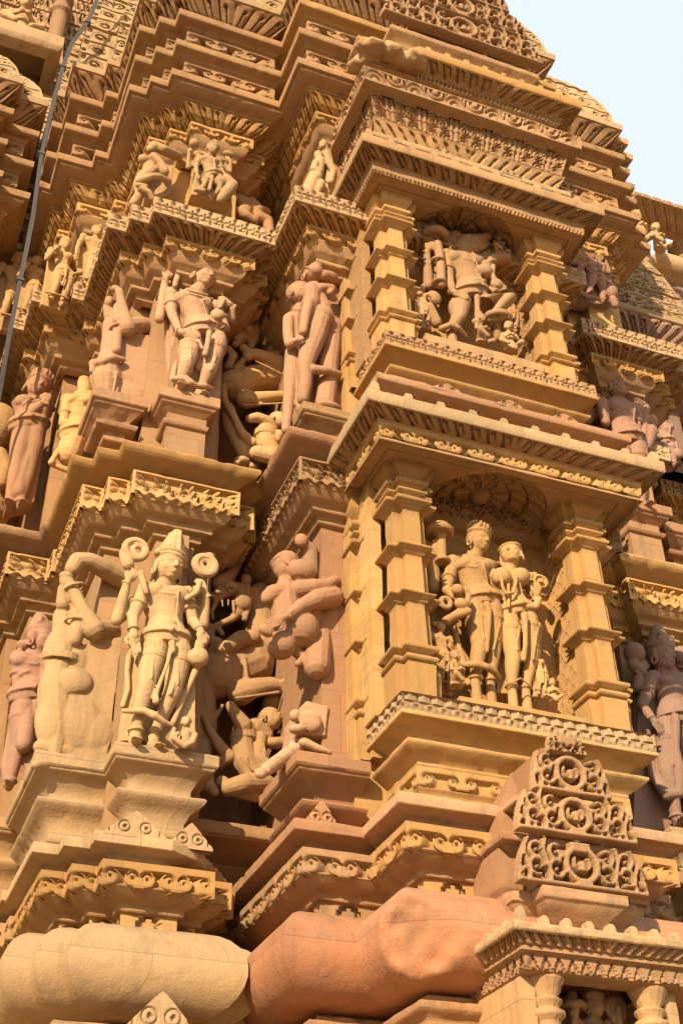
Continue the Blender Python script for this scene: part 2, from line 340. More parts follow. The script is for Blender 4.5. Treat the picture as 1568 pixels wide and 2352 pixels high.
def figband(plan, p, mslab=OCH, mfr=OCH, rel=None, z=0.):
    P = lambda q: moved(q, 0, z)
    sweep('bracket_soffit', plan, P([(-.02, 5.83), (.03, 5.84), (.03, 5.875), (.08, 5.885), (.08, 5.915), (.13, 5.93), (.18, 5.985), (.14, 6.02), (.14, 6.12), (.19, 6.13)]), TAN, p)
    sweep('figure_frieze', plan, P([(.20, 5.97), (.20, 6.13)]), mfr, p, rel=rel or figp())
    sweep('slab_cornice', plan, P([(.0, 6.12), (.15, 6.125), (.15, 6.145), (.18, 6.15), (.21, 6.175), (.27, 6.20), (.29, 6.225), (.295, 6.25), (.15, 6.31), (-.02, 6.33)]), mslab, p, ch=.008, chip=.025)
def platband(plan, p, m1=PAL, m2=BRN, m3=OCH, fr=None, z=0.):
    P = lambda q: moved(q, 0, z)
    sweep('bracket_soffit', plan, P([(-.02, 7.76), (.03, 7.77), (.03, 7.80), (.08, 7.81), (.08, 7.84), (.12, 7.86), (.16, 7.925), (.12, 7.95), (.12, 8.0), (.17, 8.01)]), TAN, p)
    sweep('scroll_frieze', plan, P([(.19, 7.905), (.19, 8.0)]), m3, p, rel=scrollp(.17))
    sweep('leaf_cornice', plan, P([(.13, 8.0), (.185, 8.002), (.20, 8.012), (.23, 8.016), (.28, 8.033), (.305, 8.053)]), m2, p, rel=leafp(.09, .028))
    sweep('geometric_frieze', plan, P([(.30, 8.045), (.31, 8.05), (.31, 8.187), (.2, 8.202), (-.02, 8.21)]), m1, p, rel=fr or (lambda U, V, L, TT: np.where((V > .012)&(V < .145), jalip(.085, .02)(U, V-.012, L, .133), 0)), chip=.02)
def towerband(plan, p, ms=(BRN, BRN, BRN, TAN), z=0., net=True, top=11.9, inset=.62):
    P = lambda q: moved(q, 0, z)
    sweep('bracket_soffit', plan, P([(-.02, 9.02), (.03, 9.03), (.03, 9.06), (.07, 9.09), (.10, 9.14), (.07, 9.16), (.07, 9.22), (.12, 9.23)]), TAN, p)
    sweep('scroll_frieze', plan, P([(.12, 9.135), (.12, 9.225)]), OCH, p, rel=scrollp(.17))
    sweep('leaf_cornice', plan, P([(.10, 9.232), (.12, 9.24), (.16, 9.26), (.20, 9.31), (.20, 9.33)]), OCH, p, rel=leafp(.09, .03))
    sweep('slab_cornice', plan, P([(.19, 9.325), (.215, 9.328), (.215, 9.345), (.235, 9.347), (.30, 9.378), (.30, 9.392), (.325, 9.395), (.33, 9.455), (.2, 9.5), (.0, 9.51)]), BRN, p, ch=.003, chip=.014, rough=.001)
    for k, (zz, mm, mb) in enumerate(((9.50, ms[0], BRN), (9.86, ms[1], TAN))):
        sweep('bracket_frieze', plan, P([(.10, zz+.10), (.17, zz+.115), (.20, zz+.12)]), BRN, p)
        sweep('bracket_frieze', plan, P([(.225, zz+.10), (.225, zz+.235)]), mb, p, rel=scrollp(.23, .09))
        sweep('slab', plan, P([(.04, zz+.225), (.22, zz+.232), (.24, zz+.235), (.245, zz+.25), (.295, zz+.26), (.312, zz+.265), (.314, zz+.33), (.2, zz+.35), (.0, zz+.36)]), mm, p, ch=.006, chip=.02)
    sweep('scroll_band', plan, P([(.18, 10.17), (.20, 10.19), (.20, 10.28), (.13, 10.29)]), PNK, p, rel=lambda U, V, L, TT: .6*arcp(.2)(U, V, L, TT))
    sweep('leaf_cornice', plan, P([(.13, 10.28), (.15, 10.29), (.17, 10.32), (.22, 10.36), (.32, 10.47), (.325, 10.48)]), BRN, p, rel=leafp(.13, .06, .026))
    if net:
        q = [(.30, 10.475), (.335, 10.48), (.34, 10.54), (.30, 10.545)]+[(.30-inset*((t)**1.8), 10.55+t*(top-10.55)) for t in np.linspace(0, 1, 14)]
        sweep('lattice_spire', plan, P(q), PAL if ms[3] is TAN else ms[3], p, rel=lambda U, V, L, TT: np.where(V > .14, netp(.21, .19, .042)(U, V-.14, L, TT-.14), 0), fade=.004)
def wall(name, plan, z0, z1, mat): return sweep(name, plan, [(0, z0), (0, z1), (-.3, z1)], mat, T, du=.04, dv=.05)

# the projecting pier left of the big niches
pier_plan = [(1.07, 7.1), (1.07, 6.24), (1.19, 6.24), (1.19, 6.12), (1.31, 6.12), (1.31, 6.01), (1.53, 6.01), (1.53, 6.12), (1.65, 6.12), (1.65, 6.24), (1.70, 6.24), (1.70, 7.1)]
pier_eave = [(1.07, 7.1), (1.07, 6.24), (1.19, 6.24), (1.19, 6.12), (1.31, 6.12), (1.31, 6.01), (1.40, 6.01), (1.50, 6.07), (1.56, 6.16), (1.65, 6.24), (1.70, 6.30), (1.70, 7.1)]
pier = wall('pier', pier_plan, 3.0, 8.2, TAN)
lowbands(pier_plan, pier, pier_eave, PAL, PAL, OCH)
pedband([(.97, 6.9), (.97, 6.24), (1.31, 6.24), (1.31, 6.01), (1.53, 6.01), (1.53, 6.4)], pier, mat=PAL)
figband(pier_plan, pier); 
up = lambda pl, dx, dy: [(x+dx, y+dy) for x, y in pl]
pier_up = up(pier_plan, .035, -.06)
platband(pier_up, pier)
pier_hi = up(pier_plan, .07, -.10)
sweep('niche_wall', pier_up, [(0, 8.2), (0, 9.05), (.0, 10.6)], OCH, pier)
towerband(pier_hi, pier)
# slim strips behind the statues of the pier
for (xa, xb, ya, za, zb) in ((1.36, 1.48, 5.93, 4.5, 5.85), (1.30, 1.54, 5.95, 6.3, 7.75)): block('backing_strip', xa, xb, ya, 6.02, za, zb, TAN, pier)
# pedestals of the upper row: a block, a flared slab and a deep top slab
def ped(x0, x1, y0, y1, zt, mat, p, s=1., low=True):
    h = min(x1-x0, y1-y0)/2; q = [(-h, zt-.30*s), (-h*.62, zt-.30*s), (-h*.62, zt-.235*s), (-h*.30, zt-.235*s+.002), (-h*.24, zt-.20*s), (-h*.62, zt-.19*s), (-h*.50, zt-.15*s), (-h*.18, zt-.10*s), (-.02, zt-.095*s), (-.02, zt-.08*s), (0, zt-.078*s), (0, zt), (-h, zt)]
    return sweep('statue_pedestal', rect(x0, x1, y0, y1), q, mat, p, closed=True, ch=.006, chip=.02)
ped(1.225, 1.60, 5.875, 6.28, 6.85, PNK, pier)
ped(.86, 1.20, 6.02, 6.42, 6.85, PNK, pier)

# the deep side wall that carries the niches
body_plan = [(2.13, 7.3), (2.13, 5.58), (3.76, 5.58), (3.76, 7.3)]
body = wall('projecting_body', body_plan, 3.0, 9.1, PNK)
lowbands(body_plan, body, None, RED, PNK, TAN, .004)
sweep('corner_strip', [(2.262, 5.60), (2.262, 5.49), (3.738, 5.49), (3.738, 5.60)], [(-.1, 4.1), (0, 4.1), (0, 7.75), (-.1, 7.75)], OCH, body)
sweep('pedestal', [(2.13, 5.92), (2.13, 5.58), (2.30, 5.58)], [(a*1.35, b-.145) for a, b in [(-.02, 4.17), (.03, 4.18), (.03, 4.21), (.05, 4.225), (.115, 4.262), (.125, 4.285), (.05, 4.30), (.045, 4.34), (.06, 4.365), (.11, 4.41), (.14, 4.425), (.14, 4.437), (.155, 4.44), (.155, 4.505), (-.05, 4.512)]], PNK, body, ch=.008, chip=.03)
sweep('pedestal', [(2.13, 6.02), (2.13, 5.58), (2.30, 5.58)], [(a*1.1, b+2.07) for a, b in [(-.02, 4.12), (.07, 4.15), (.13, 4.20), (.14, 4.23), (.05, 4.24), (.05, 4.26), (.10, 4.30), (.10, 4.315), (.045, 4.335), (.06, 4.365), (.11, 4.41), (.14, 4.425), (.14, 4.437), (.155, 4.44), (.155, 4.505), (-.05, 4.512)]], BRN, body, ch=.008, chip=.02)
figband(body_plan, body, PNK, TAN, figp(.07, 3), .003)
body_up = [(2.13+.02, 7.3), (2.15, 5.55), (3.62, 5.55), (3.62, 7.3)]
platband(body_up, body, PAL, OCH, OCH, z=.003)
towerband([(2.16, 7.3), (2.16, 5.52), (3.62, 5.52), (3.62, 7.3)], body, z=.003, ms=(BRN, OCH, BRN, TAN))

# the recess between pier and body, and the walls further back
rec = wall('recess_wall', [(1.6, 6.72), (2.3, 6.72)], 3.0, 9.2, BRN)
rp = [(1.5, 6.72), (2.4, 6.72)]
lowbands(rp, rec, None, PAL, TAN, OCH, -.006); figband(rp, rec, BRN, BRN, None, -.004); platband(rp, rec, TAN, BRN, OCH, z=-.004); towerband(rp, rec, z=-.004)
for zz in (4.36, 6.46):
    sweep('ledge', [(1.6, 6.72), (2.3, 6.72)], [(.0, zz-.26), (.12, zz-.24), (.22, zz-.16), (.18, zz-.14), (.30, zz-.09), (.40, zz-.075), (.40, zz-.07), (.42, zz-.065), (.42, zz), (0, zz+.005)], BRN, rec)

left_plan = [(.72, 8.2), (.72, 7.38), (.80, 7.38), (.80, 7.07), (1.05, 7.07), (1.05, 6.95), (1.9, 6.95)]
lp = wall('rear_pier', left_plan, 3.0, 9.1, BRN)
lowbands(left_plan, lp, None, PAL, PAL, TAN, .007); figband(left_plan, lp, TAN, OCH, figp(.08, 9), .008)
platband(up(left_plan, -.02, -.06), lp, PAL, TAN, OCH, z=.008); towerband(up(left_plan, 0, -.16), lp, z=.01, top=13.4, inset=.5)
pedband(left_plan[2:7], lp, z=-.02, mat=TAN)
far_plan = [(-1.5, 7.22), (-.2, 7.22), (-.2, 7.36), (0.02, 7.36), (.02, 8.4)]
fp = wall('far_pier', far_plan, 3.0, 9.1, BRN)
lowbands(far_plan, fp, None, PAL, TAN, TAN, -.009); figband(far_plan, fp, TAN, OCH, None, -.008); platband(far_plan, fp, TAN, OCH, OCH, z=-.008); towerband(up(far_plan, 0, -.1), fp, z=-.11, top=11.35, inset=.45)
rr = [(-.2, 7.9), (.9, 7.9)]
fr_ = wall('rear_recess_wall', rr, 3.0, 11.5, BRN)
figband(rr, fr_, BRN, OCH, None, .012); platband(rr, fr_, TAN, BRN, OCH, z=.012); lowbands(rr, fr_, None, PAL, TAN, TAN, .013); towerband(rr, fr_, z=.012, top=11.6, inset=.2)
for zz in (4.5, 6.62):
    sweep('ledge', rr, [(.0, zz-.26), (.22, zz-.2), (.4, zz-.12), (.5, zz-.10), (.52, zz-.06), (.52, zz), (0, zz+.005)], BRN, fr_)
# solid mass behind everything, stepping in towards the top
block('masonry_core', -2.5, 8.5, 8.0, 14, 0, 11.0, BRN, T); block('masonry_core', 1.2, 4.8, 7.0, 12, 2.0, 11.5, BRN, T)

# the right-hand half repeats the left one, mirrored about the niches
def mirror_part(o, sx=6.0):
    c = o.copy(); col.objects.link(c); c.parent = T; c.matrix_parent_inverse = world_inv(T); c.location = (sx, 0, 0); c.scale = (-1, 1, 1)
    for ch in [k for k in bpy.data.objects if k.parent == o]:
        d = ch.copy(); col.objects.link(d); d.parent = c; d.matrix_parent_inverse = Matrix.Identity(4)
    return c

# the main spire rises behind on the left
sp = sweep('main_spire', [(-3.5, 8.35), (-.62, 8.35), (-.62, 8.2), (-.22, 8.2), (-.22, 8.4), (-.14, 8.4), (-.14, 8.15), (.56, 8.15), (.56, 8.4), (.66, 8.4), (.66, 8.22), (1.0, 8.22), (1.0, 8.4), (1.06, 8.4), (1.06, 8.2), (2.3, 8.2)], [(0, 10.2), (0, 12), (-.2, 14), (-.6, 16.5), (-1.2, 19)], TAN, T, rel=netp(.36, .31, .06), du=.013, dv=.013)
sweep('balcony_floor', [(-3.0, 8.3), (-3.0, 7.7), (.40, 7.7), (.40, 8.3)], [(-.1, 12.12), (0, 12.15), (.03, 12.2), (.03, 12.34), (0, 12.36), (-.6, 12.37)], PAL, sp)
# ------------------------------------------------------------ the two big niches
low_plan = [(2.465, 5.6), (2.465, 5.17), (3.535, 5.17), (3.535, 5.6)]
nb = wall('niche_base', low_plan, 3.0, 4.2, TAN)
lowbands(low_plan, nb, None, RED, PNK, OCH, .011)
sweep('plinth_roll_skirt', low_plan, [(.0, 3.0), (.0, 3.2)], BRN, nb)
base = [(2.45, 5.62), (2.45, 5.15), (3.55, 5.15), (3.55, 5.62)]
def shelf(p, z, frmat, rel, wings=None):
    P = lambda q: moved(q, 0, z)
    sweep('shelf_cove', base, P([(.0, -.20), (.02, -.19), (.015, -.175), (.09, -.125), (.10, -.115), (.10, -.10), (.03, -.095), (.03, -.07), (.045, -.045), (.09, -.02), (.13, -.005), (.145, -.004), (.145, .018), (.138, .02)]), OCH, p, ch=.004, du=.02)
    sweep('shelf_frieze', base, P([(.138, .018), (.138, .115)]), frmat, p, rel=rel, fade=.006)
    sweep('shelf_floor', base, P([(.138, .115), (-.23, .118)]), OCH, p)
def notched(cx, cy, h, s):
    a, b = h, h-s
    return [(cx-a, cy+b), (cx-a, cy-b), (cx-b, cy-b), (cx-b, cy-a), (cx+b, cy-a), (cx+b, cy-b), (cx+a, cy-b), (cx+a, cy+b), (cx+b, cy+b), (cx+b, cy+a), (cx-b, cy+a), (cx-b, cy+b)]
def pillar(p, cx, cy, z0, z1, mat, h=.095, rings=3, name='pillar'):
    pl = notched(cx, cy, h, .045); k = (z1-z0)/1.46; Z = lambda t: z0+t*k
    q = [(0.02, Z(0)), (.025, Z(.21)), (.0, Z(.215)), (.03, Z(.222)), (.04, Z(.235)), (.03, Z(.25)), (.01, Z(.262)), (.012, Z(.27)), (.045, Z(.285)), (.045, Z(.305)), (.0, Z(.315))]
    for t in ([.60, .89] if rings == 3 else [.42, .62, .82, 1.0]): q += [(-.004, Z(t-.03)), (.01, Z(t-.025)), (.012, Z(t-.01)), (.045, Z(t)), (.047, Z(t+.012)), (.0, Z(t+.025))]
    q += [(-.004, Z(1.15)), (.012, Z(1.155)), (.012, Z(1.168)), (.05, Z(1.18)), (.052, Z(1.198)), (.0, Z(1.205)), (.0, Z(1.235)), (.035, Z(1.25)), (.035, Z(1.262)), (.005, Z(1.27)), (.01, Z(1.285)), (.04, Z(1.30)), (.04, Z(1.325)), (.0, Z(1.335)), (.02, Z(1.36)), (.05, Z(1.40)), (.055, Z(1.46))]
    return sweep(name, pl, q, mat, p, closed=True, ch=.003, du=.02, rough=.001, chip=.012)
def lotus_soffit(p, x0, x1, y0, y1, z, cx, cy, rad, mat, petals=11):
    nx, ny = int((x1-x0)/.005), int((y1-y0)/.005); x = np.linspace(x0, x1, nx); y = np.linspace(y0, y1, ny); X, Yy = np.meshgrid(x, y)
    r = np.hypot(X-cx, Yy-cy)/rad; th = np.arctan2(Yy-cy, X-cx); h = np.zeros_like(X)
    dome = .13*np.sqrt(np.clip(1-np.clip(r, 0, 1)**2, 0, 1)); h += dome
    for i, (ra, rb, n) in enumerate(((.20, .46, petals), (.50, .73, petals+4), (.76, 1.0, petals+9))):
        t = (r-ra)/(rb-ra); ins = (t > 0)&(t < 1); ph = ((th*n/(2*np.pi)+i*.5) % 1)-.5
        pet = np.clip(1-np.clip(t, 0, 1)**3, 0, 1)**.5; b = np.clip(1-(np.abs(ph)*2/np.maximum(pet, .05))**4, 0, 1)
        h = np.where(ins, h-.028*b*(.4+.6*t)+.022*(np.abs(ph) < .07), h)
        h += .018*np.exp(-((r-rb-.02)/.018)**2)
    h = np.where(r < .17, h-.05*np.sqrt(np.clip(1-(r/.17)**2, 0, 1)), h)
    u = np.abs(X-cx)-rad*1.25; v = Yy-cy-.02                            # curling leaves in the corners
    rr_ = np.hypot(u, v); t2 = np.arctan2(v, u*np.sign(X-cx)); h += np.where((rr_ < .13)&(r > 1.03), .012*(np.cos(rr_*170-t2) > .2), 0)
    edge = np.minimum(np.minimum(X-x0, x1-X), np.minimum(Yy-y0, y1-Yy)); h += .012*np.exp(-((edge-.075)/.005)**2)
    V = np.stack([X, Yy, z+h], 2).reshape(-1, 3)
    return finish('niche_ceiling', V, grid_faces(ny, nx), mat, p)
def lugs(p, plan_rect, o, z, n, m, mat, w=.046):
    x0, x1, y0 = plan_rect; X0, X1, Y0 = x0-o, x1+o, y0-o
    for i in range(n):
        cx = X0+.05+(X1-X0-.10)*i/(n-1); hh = .042 if 0 < i < n-1 else .07
        sweep('cornice_lug', rect(cx-w/2, cx+w/2, Y0+.002, Y0+.06), [(-w/2, z-.004), (0, z-.004), (-.003, z+hh*.5), (-.006, z+hh*.8), (-.012, z+hh), (-w/2, z+hh)], mat, p, closed=True, du=.008, dv=.008, ch=.003, rough=.0012)
    for i in range(m):
        cy = Y0+.09+.085*i
        sweep('cornice_lug', rect(X0+.002, X0+.055, cy-w/2, cy+w/2), [(-w/2, z-.004), (0, z-.004), (-.003, z+.02), (-.012, z+.03), (-w/2, z+.03)], mat, p, closed=True, du=.01, dv=.01, ch=.003)
def gavaksha(p, cx, y, z, w, h, mat, th=.03, name='crest_ornament'):
    """small arched crest with two curls, standing on a cornice; a thick carved slab"""
    nx, nv = int(w/.005)+1, int(h/.005)+1; u = np.linspace(-w/2, w/2, nx); v = np.linspace(0, h, nv); U, V = np.meshgrid(u, v)
    ol = h*(1-(np.abs(U)/(w/2))**1.1)*.9+.1*h; Vc = np.minimum(V, ol)
    r = np.hypot(np.abs(U)-.17*w, Vc-.38*h); d = -.012*np.exp(-((r-.2*h)/.004)**2)-.014*(r < .07*h)
    d -= .012*np.exp(-((np.abs(U)-.40*w)/.005)**2)*(Vc > .12*h)
    Y1 = y+(-d)+.0015*nz(np.stack([U, Vc, U*0], 2), 60.)
    A = np.stack([cx+U, Y1, z+Vc], 2).reshape(-1, 3); B = np.stack([cx+U, np.full_like(U, y+th), z+Vc], 2).reshape(-1, 3)
    F = grid_faces(nv, nx); n = nx*nv; G = F[:, ::-1]+n
    top = [(nv-1)*nx+i for i in range(nx)]; S = [(top[i], top[i+1], top[i+1]+n, top[i]+n) for i in range(nx-1)]
    for c0 in (0, nx-1): S += [(j*nx+c0, (j+1)*nx+c0, (j+1)*nx+c0+n, j*nx+c0+n) for j in range(nv-1)]
    return finish(name, np.concatenate([A, B]), np.concatenate([F, G, np.array(S)]), mat, p)

# lower niche ------------------------------------------------
nw = sweep('lower_niche', [(2.30, 5.62), (2.30, 5.56), (3.70, 5.56), (3.70, 5.62)], [(-.1, 4.5), (0, 4.5), (0, 6.2), (-.1, 6.2)], OCH, T)
sweep('scroll_frieze', base, [(-.02, 4.115), (.0, 4.13), (.02, 4.155), (.02, 4.255)], OCH, nw, rel=lambda U, V, L, TT: np.where(V > TT-.1, scrollp(.22, .03)(U, V-(TT-.1), L, .1), 0))
sweep('shelf_step', [(2.47, 5.6), (2.47, 5.17), (3.53, 5.17), (3.53, 5.6)], [(.06, 4.02), (.06, 4.09), (.02, 4.10), (.02, 4.13)], OCH, nw)
shelf(nw, 4.45, PAL, trip())
block('statue_base', 2.66, 3.36, 5.10, 5.56, 4.56, 4.645, OCH, nw)
for cx in (2.462, 3.538): pillar(nw, cx, 5.205, 4.57, 6.03, OCH)
for cx in (2.38,): pillar(nw, cx, 5.50, 4.40, 5.96, OCH, .082, name='rear_pilaster')
sweep('side_lattice', [(3.468, 5.58), (3.468, 5.285)], [(0, 4.57), (0, 5.97)], OCH, nw, rel=lattp(.085), fade=.004)
block('side_wall', 3.472, 3.70, 5.28, 5.58, 4.57, 6.03, OCH, nw); block('side_wall', 2.30, 2.364, 5.30, 5.57, 4.57, 6.03, OCH, nw)
def canopy(p, z, rel2, mats, ph, o1, lugn):
    P = lambda q: moved(q, 0, z)
    sweep('fringe', base, P([(o1-.16, .002), (o1-.108, .004), (o1-.10, .018), (o1-.097, .092), (o1-.085, .095)]), mats[0], p, rel=rel2, fade=.006)
    sweep('leaf_cornice', base, P([(o1-.10, .093), (o1-.092, .095), (o1-.088, .103), (o1-.06, .106), (o1-.02, .116), (o1, .128)]), mats[1], p, rel=leafp(.105, .028))
    sweep('cornice_edge', base, P([(o1, .122), (o1+.008, .125), (o1+.01, .198), (o1-.01, .203), (o1-.15, .27), (o1-.3, .28)]), mats[2], p, ch=.004, chip=.02, du=.015)
    lugs(p, (2.45, 3.55, 5.15), o1+.01, z+.197, lugn, 4, mats[2])
canopy(nw, 6.005, lambda U, V, L, TT: np.where(V > .02, scrollp(.21, .035)(U, V-.02, L, TT-.02), -.01), (OCH, TAN, PAL), 0, .345, 10)
lotus_soffit(nw, 2.22, 3.78, 4.93, 5.62, 6.0, 3.02, 5.36, .36, TAN)
sweep('canopy_inner', base, [(.23, 6.0), (.25, 5.985), (.25, 5.97), (.245, 5.97)], TAN, nw)
sweep('rosette_band', base, [(.14, 6.26), (.16, 6.28), (.16, 6.36), (.1, 6.365)], PNK, nw, rel=rosep())
sweep('slab', base, [(.10, 6.36), (.16, 6.375), (.235, 6.395), (.245, 6.40), (.247, 6.445), (.2, 6.46), (.04, 6.50)], PNK, nw, ch=.004, chip=.02, du=.02)
for cx in (2.63, 3.02, 3.37): gavaksha(nw, cx, 4.905, 6.43, .21, .058, PNK)
sweep('shelf_slope', base, [(.0, 6.46), (.03, 6.5), (.03, 6.57), (.02, 6.60)], OCH, nw)

# upper niche ------------------------------------------------
nu = sweep('upper_niche', [(2.30, 5.62), (2.30, 5.56), (3.70, 5.56), (3.70, 5.62)], [(-.1, 6.9), (0, 6.9), (0, 8.4), (-.1, 8.4)], OCH, T)
shelf(nu, 6.775, TAN, jalip())
for cx in (2.462, 3.538): pillar(nu, cx, 5.205, 6.89, 8.17, OCH)
for cx in (2.38,): pillar(nu, cx, 5.50, 6.80, 8.10, OCH, .082, name='rear_pilaster')
sweep('side_lattice', [(3.468, 5.58), (3.468, 5.285)], [(0, 6.89), (0, 8.12)], TAN, nu, rel=lattp(.07), fade=.004); block('side_wall', 3.472, 3.70, 5.28, 5.58, 6.89, 8.2, OCH, nu); block('side_wall', 2.30, 2.364, 5.30, 5.57, 6.89, 8.2, BRN, nu)
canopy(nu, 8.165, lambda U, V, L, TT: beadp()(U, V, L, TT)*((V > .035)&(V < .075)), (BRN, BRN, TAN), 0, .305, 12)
block('statue_base', 2.62, 3.40, 5.11, 5.56, 6.88, 7.06, TAN, nu)
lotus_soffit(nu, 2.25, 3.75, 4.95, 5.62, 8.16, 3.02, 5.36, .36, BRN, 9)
sweep('cornice_neck', base, [(.1, 8.40), (.12, 8.42), (.12, 8.52), (.09, 8.53)], BRN, nu)
sweep('slab', base, [(.06, 8.52), (.1, 8.55), (.165, 8.57), (.172, 8.575), (.172, 8.615), (.05, 8.64)], PAL, nu, ch=.004, chip=.02)
for cx in (2.78, 3.28): gavaksha(nu, cx, 4.975, 8.60, .15, .05, PAL)
sweep('fern_band', base, [(.085, 8.60), (.09, 8.63), (.16, 8.77), (.165, 8.775)], TAN, nu, rel=fernp())
sweep('colonnette_panel', base, [(.12, 8.72), (.14, 8.775), (.20, 9.02)], TAN, nu, rel=panelp())
sweep('arch_band', base, [(.19, 8.985), (.25, 8.995), (.262, 9.0), (.268, 9.13), (.25, 9.135), (.0, 9.14)], TAN, nu, rel=lambda U, V, L, TT: np.where((V > .08)&(V < .205), arcp(.15)(U, V-.08, L, .125), 0))
# broken eave above the box
ev = [(2.62, 5.62), (2.62, 5.3), (2.72, 5.15), (3.55, 5.15), (3.55, 5.62)]
sweep('canopy_neck', base, [(-.02, 9.13), (.0, 9.2), (.1, 9.30), (.13, 9.32), (.17, 9.34)], BRN, nu)
sweep('bead_band', ev, [(.15, 9.315), (.18, 9.335), (.18, 9.36), (.19, 9.37)], BRN, nu, rel=lambda U, V, L, TT: beadp(.032)(U, V, L, TT)*(V > .03)*(V < .065))
sweep('leaf_cornice', ev, [(.19, 9.37), (.20, 9.375), (.21, 9.385), (.24, 9.39), (.28, 9.405), (.30, 9.42)], BRN, nu, rel=leafp(.105, .028), fade=.004)
sweep('cornice_edge', ev, [(.29, 9.412), (.305, 9.418), (.308, 9.495), (.2, 9.55), (.0, 9.56)], OCH, nu, chip=.02)
for i in range(8): cx = 2.66+i*.125*1.35*.86; block('cornice_lug', cx-.017, cx+.017, 4.846, 4.90, 9.49, 9.53, OCH, nu, du=.01, dv=.01)
top = [(2.42, 5.62), (2.42, 5.26), (2.60, 5.26), (2.60, 5.10), (3.40, 5.10), (3.40, 5.26), (3.58, 5.26), (3.58, 5.62)]
for zz, oo, mm in ((9.72, .18, BRN), (10.0, .0, PNK)):
    sweep('slab', top, [(oo-.1, zz-.16), (oo-.06, zz-.1), (oo-.05, zz-.05), (oo, zz-.005), (oo+.005, zz), (oo+.005, zz+.045), (oo-.2, zz+.08)], mm, nu, chip=.02)
# network of pierced arches on the crown of the bay
def tracery(name, p, cx, y, z, tiers, mat, th=.09, seed=1, step=.007):
    """pierced carved gable built from tiers (width, height); real openings cut through a thick slab"""
    H = sum(t[1] for t in tiers); W = tiers[0][0]; nx, nv = int(W/step)+1, int(H/step)+1
    u = (np.arange(nx)+.5)*step-W/2; v = (np.arange(nv)+.5)*step; U, V = np.meshgrid(u, v); keep = np.zeros_like(U, bool); dep = np.zeros_like(U); z0 = 0
    for i, (w_, h_) in enumerate(tiers):
        tt = (V-z0)/h_; ins = (tt >= 0)&(tt < 1)&(np.abs(U) < w_/2-.10*w_*np.clip(tt, 0, 1)**2)
        a = np.abs(U); bar = (tt < .12)&(tt >= 0); m = bar.copy(); c = .0
        r = np.hypot(a, V-z0-.52*h_); R0 = .36*h_; m |= np.abs(r-R0) < .075*h_; m |= r < .10*h_; th_ = np.arctan2(V-z0-.52*h_, a); m |= (np.abs(r-.18*h_-.035*h_*th_) < .04*h_)&(th_ < .9)
        k = 0
        while .45*h_+k*.40*h_ < w_/2:
            cx_ = .60*h_+k*.46*h_
            for cy_, rr0 in ((.36, .17), (.72, .15)):
                rr = np.hypot(a-cx_, V-z0-cy_*h_); t_ = np.arctan2(V-z0-cy_*h_, a-cx_); m |= (np.abs(rr-rr0*h_) < .055*h_)&(t_ > -2.2 if (k % 2) else t_ < 2.3); m |= rr < .05*h_
            m |= (np.abs(a-cx_-.22*h_+.06*h_*np.sin((V-z0)/h_*6.3)) < .05*h_); k += 1
        m |= np.abs(np.abs(U)-(w_/2-.10*w_*np.clip(tt, 0, 1)**2)) < .07*h_
        keep |= ins&m; z0 += h_
    keep |= (np.abs(U) < .05)&(V > H-.05)&(V < H)
    idx = np.argwhere(keep); VV = []; FF = []; X0 = cx+u-step/2; Z0 = z+v-step/2
    K = np.zeros((nv+2, nx+2), bool); K[1:-1, 1:-1] = keep
    def addq(q): FF.append([len(VV)+i for i in range(4)]); VV.extend(q)
    for j, i in idx:
        x0 = X0[i]; x1 = x0+step; a0 = Z0[j]; a1 = a0+step; yf = y; yb = y+th
        addq([(x0, yf, a0), (x1, yf, a0), (x1, yf, a1), (x0, yf, a1)]); 
        if not K[j+1, i]: addq([(x0, yb, a0), (x0, yf, a0), (x0, yf, a1), (x0, yb, a1)])
        if not K[j+1, i+2]: addq([(x1, yf, a0), (x1, yb, a0), (x1, yb, a1), (x1, yf, a1)])
        if not K[j, i+1]: addq([(x0, yb, a0), (x1, yb, a0), (x1, yf, a0), (x0, yf, a0)])
        if not K[j+2, i+1]: addq([(x0, yf, a1), (x1, yf, a1), (x1, yb, a1), (x0, yb, a1)])
    V = np.array(VV); q = np.round(V/1e-4).astype(np.int64); un, inv = np.unique(q, axis=0, return_inverse=True); V = un*1e-4; F = inv.reshape(-1)[np.array(FF)]
    acc = V.copy(); 
    for _ in range(3):                                   # relax the stair-stepped outlines
        s = np.zeros_like(V); n = np.zeros(len(V))
        for a, b in ((0, 1), (1, 2), (2, 3), (3, 0)):
            np.add.at(s, F[:, a], V[F[:, b]]); np.add.at(n, F[:, a], 1); np.add.at(s, F[:, b], V[F[:, a]]); np.add.at(n, F[:, b], 1)
        V2 = s/np.maximum(n, 1)[:, None]; V = V*.5+V2*.5
    V[:, 1] += .004*nz(V, 22.)
    return finish(name, V, F, mat, p, angle=50)
ped_ = sweep('gable', [(2.36, 5.62), (2.36, 5.2), (3.64, 5.2), (3.64, 5.62)], [(-.05, 9.9), (-.05, 10.05), (-.15, 10.15), (-.25, 10.35), (-.35, 10.5), (-.45, 10.8)], BRN, nu)
tracery('tracery', nu, 3.06, 5.0, 10.06, [(1.30, .27), (1.1, .27), (.84, .28), (.6, .28)], TAN, .16)

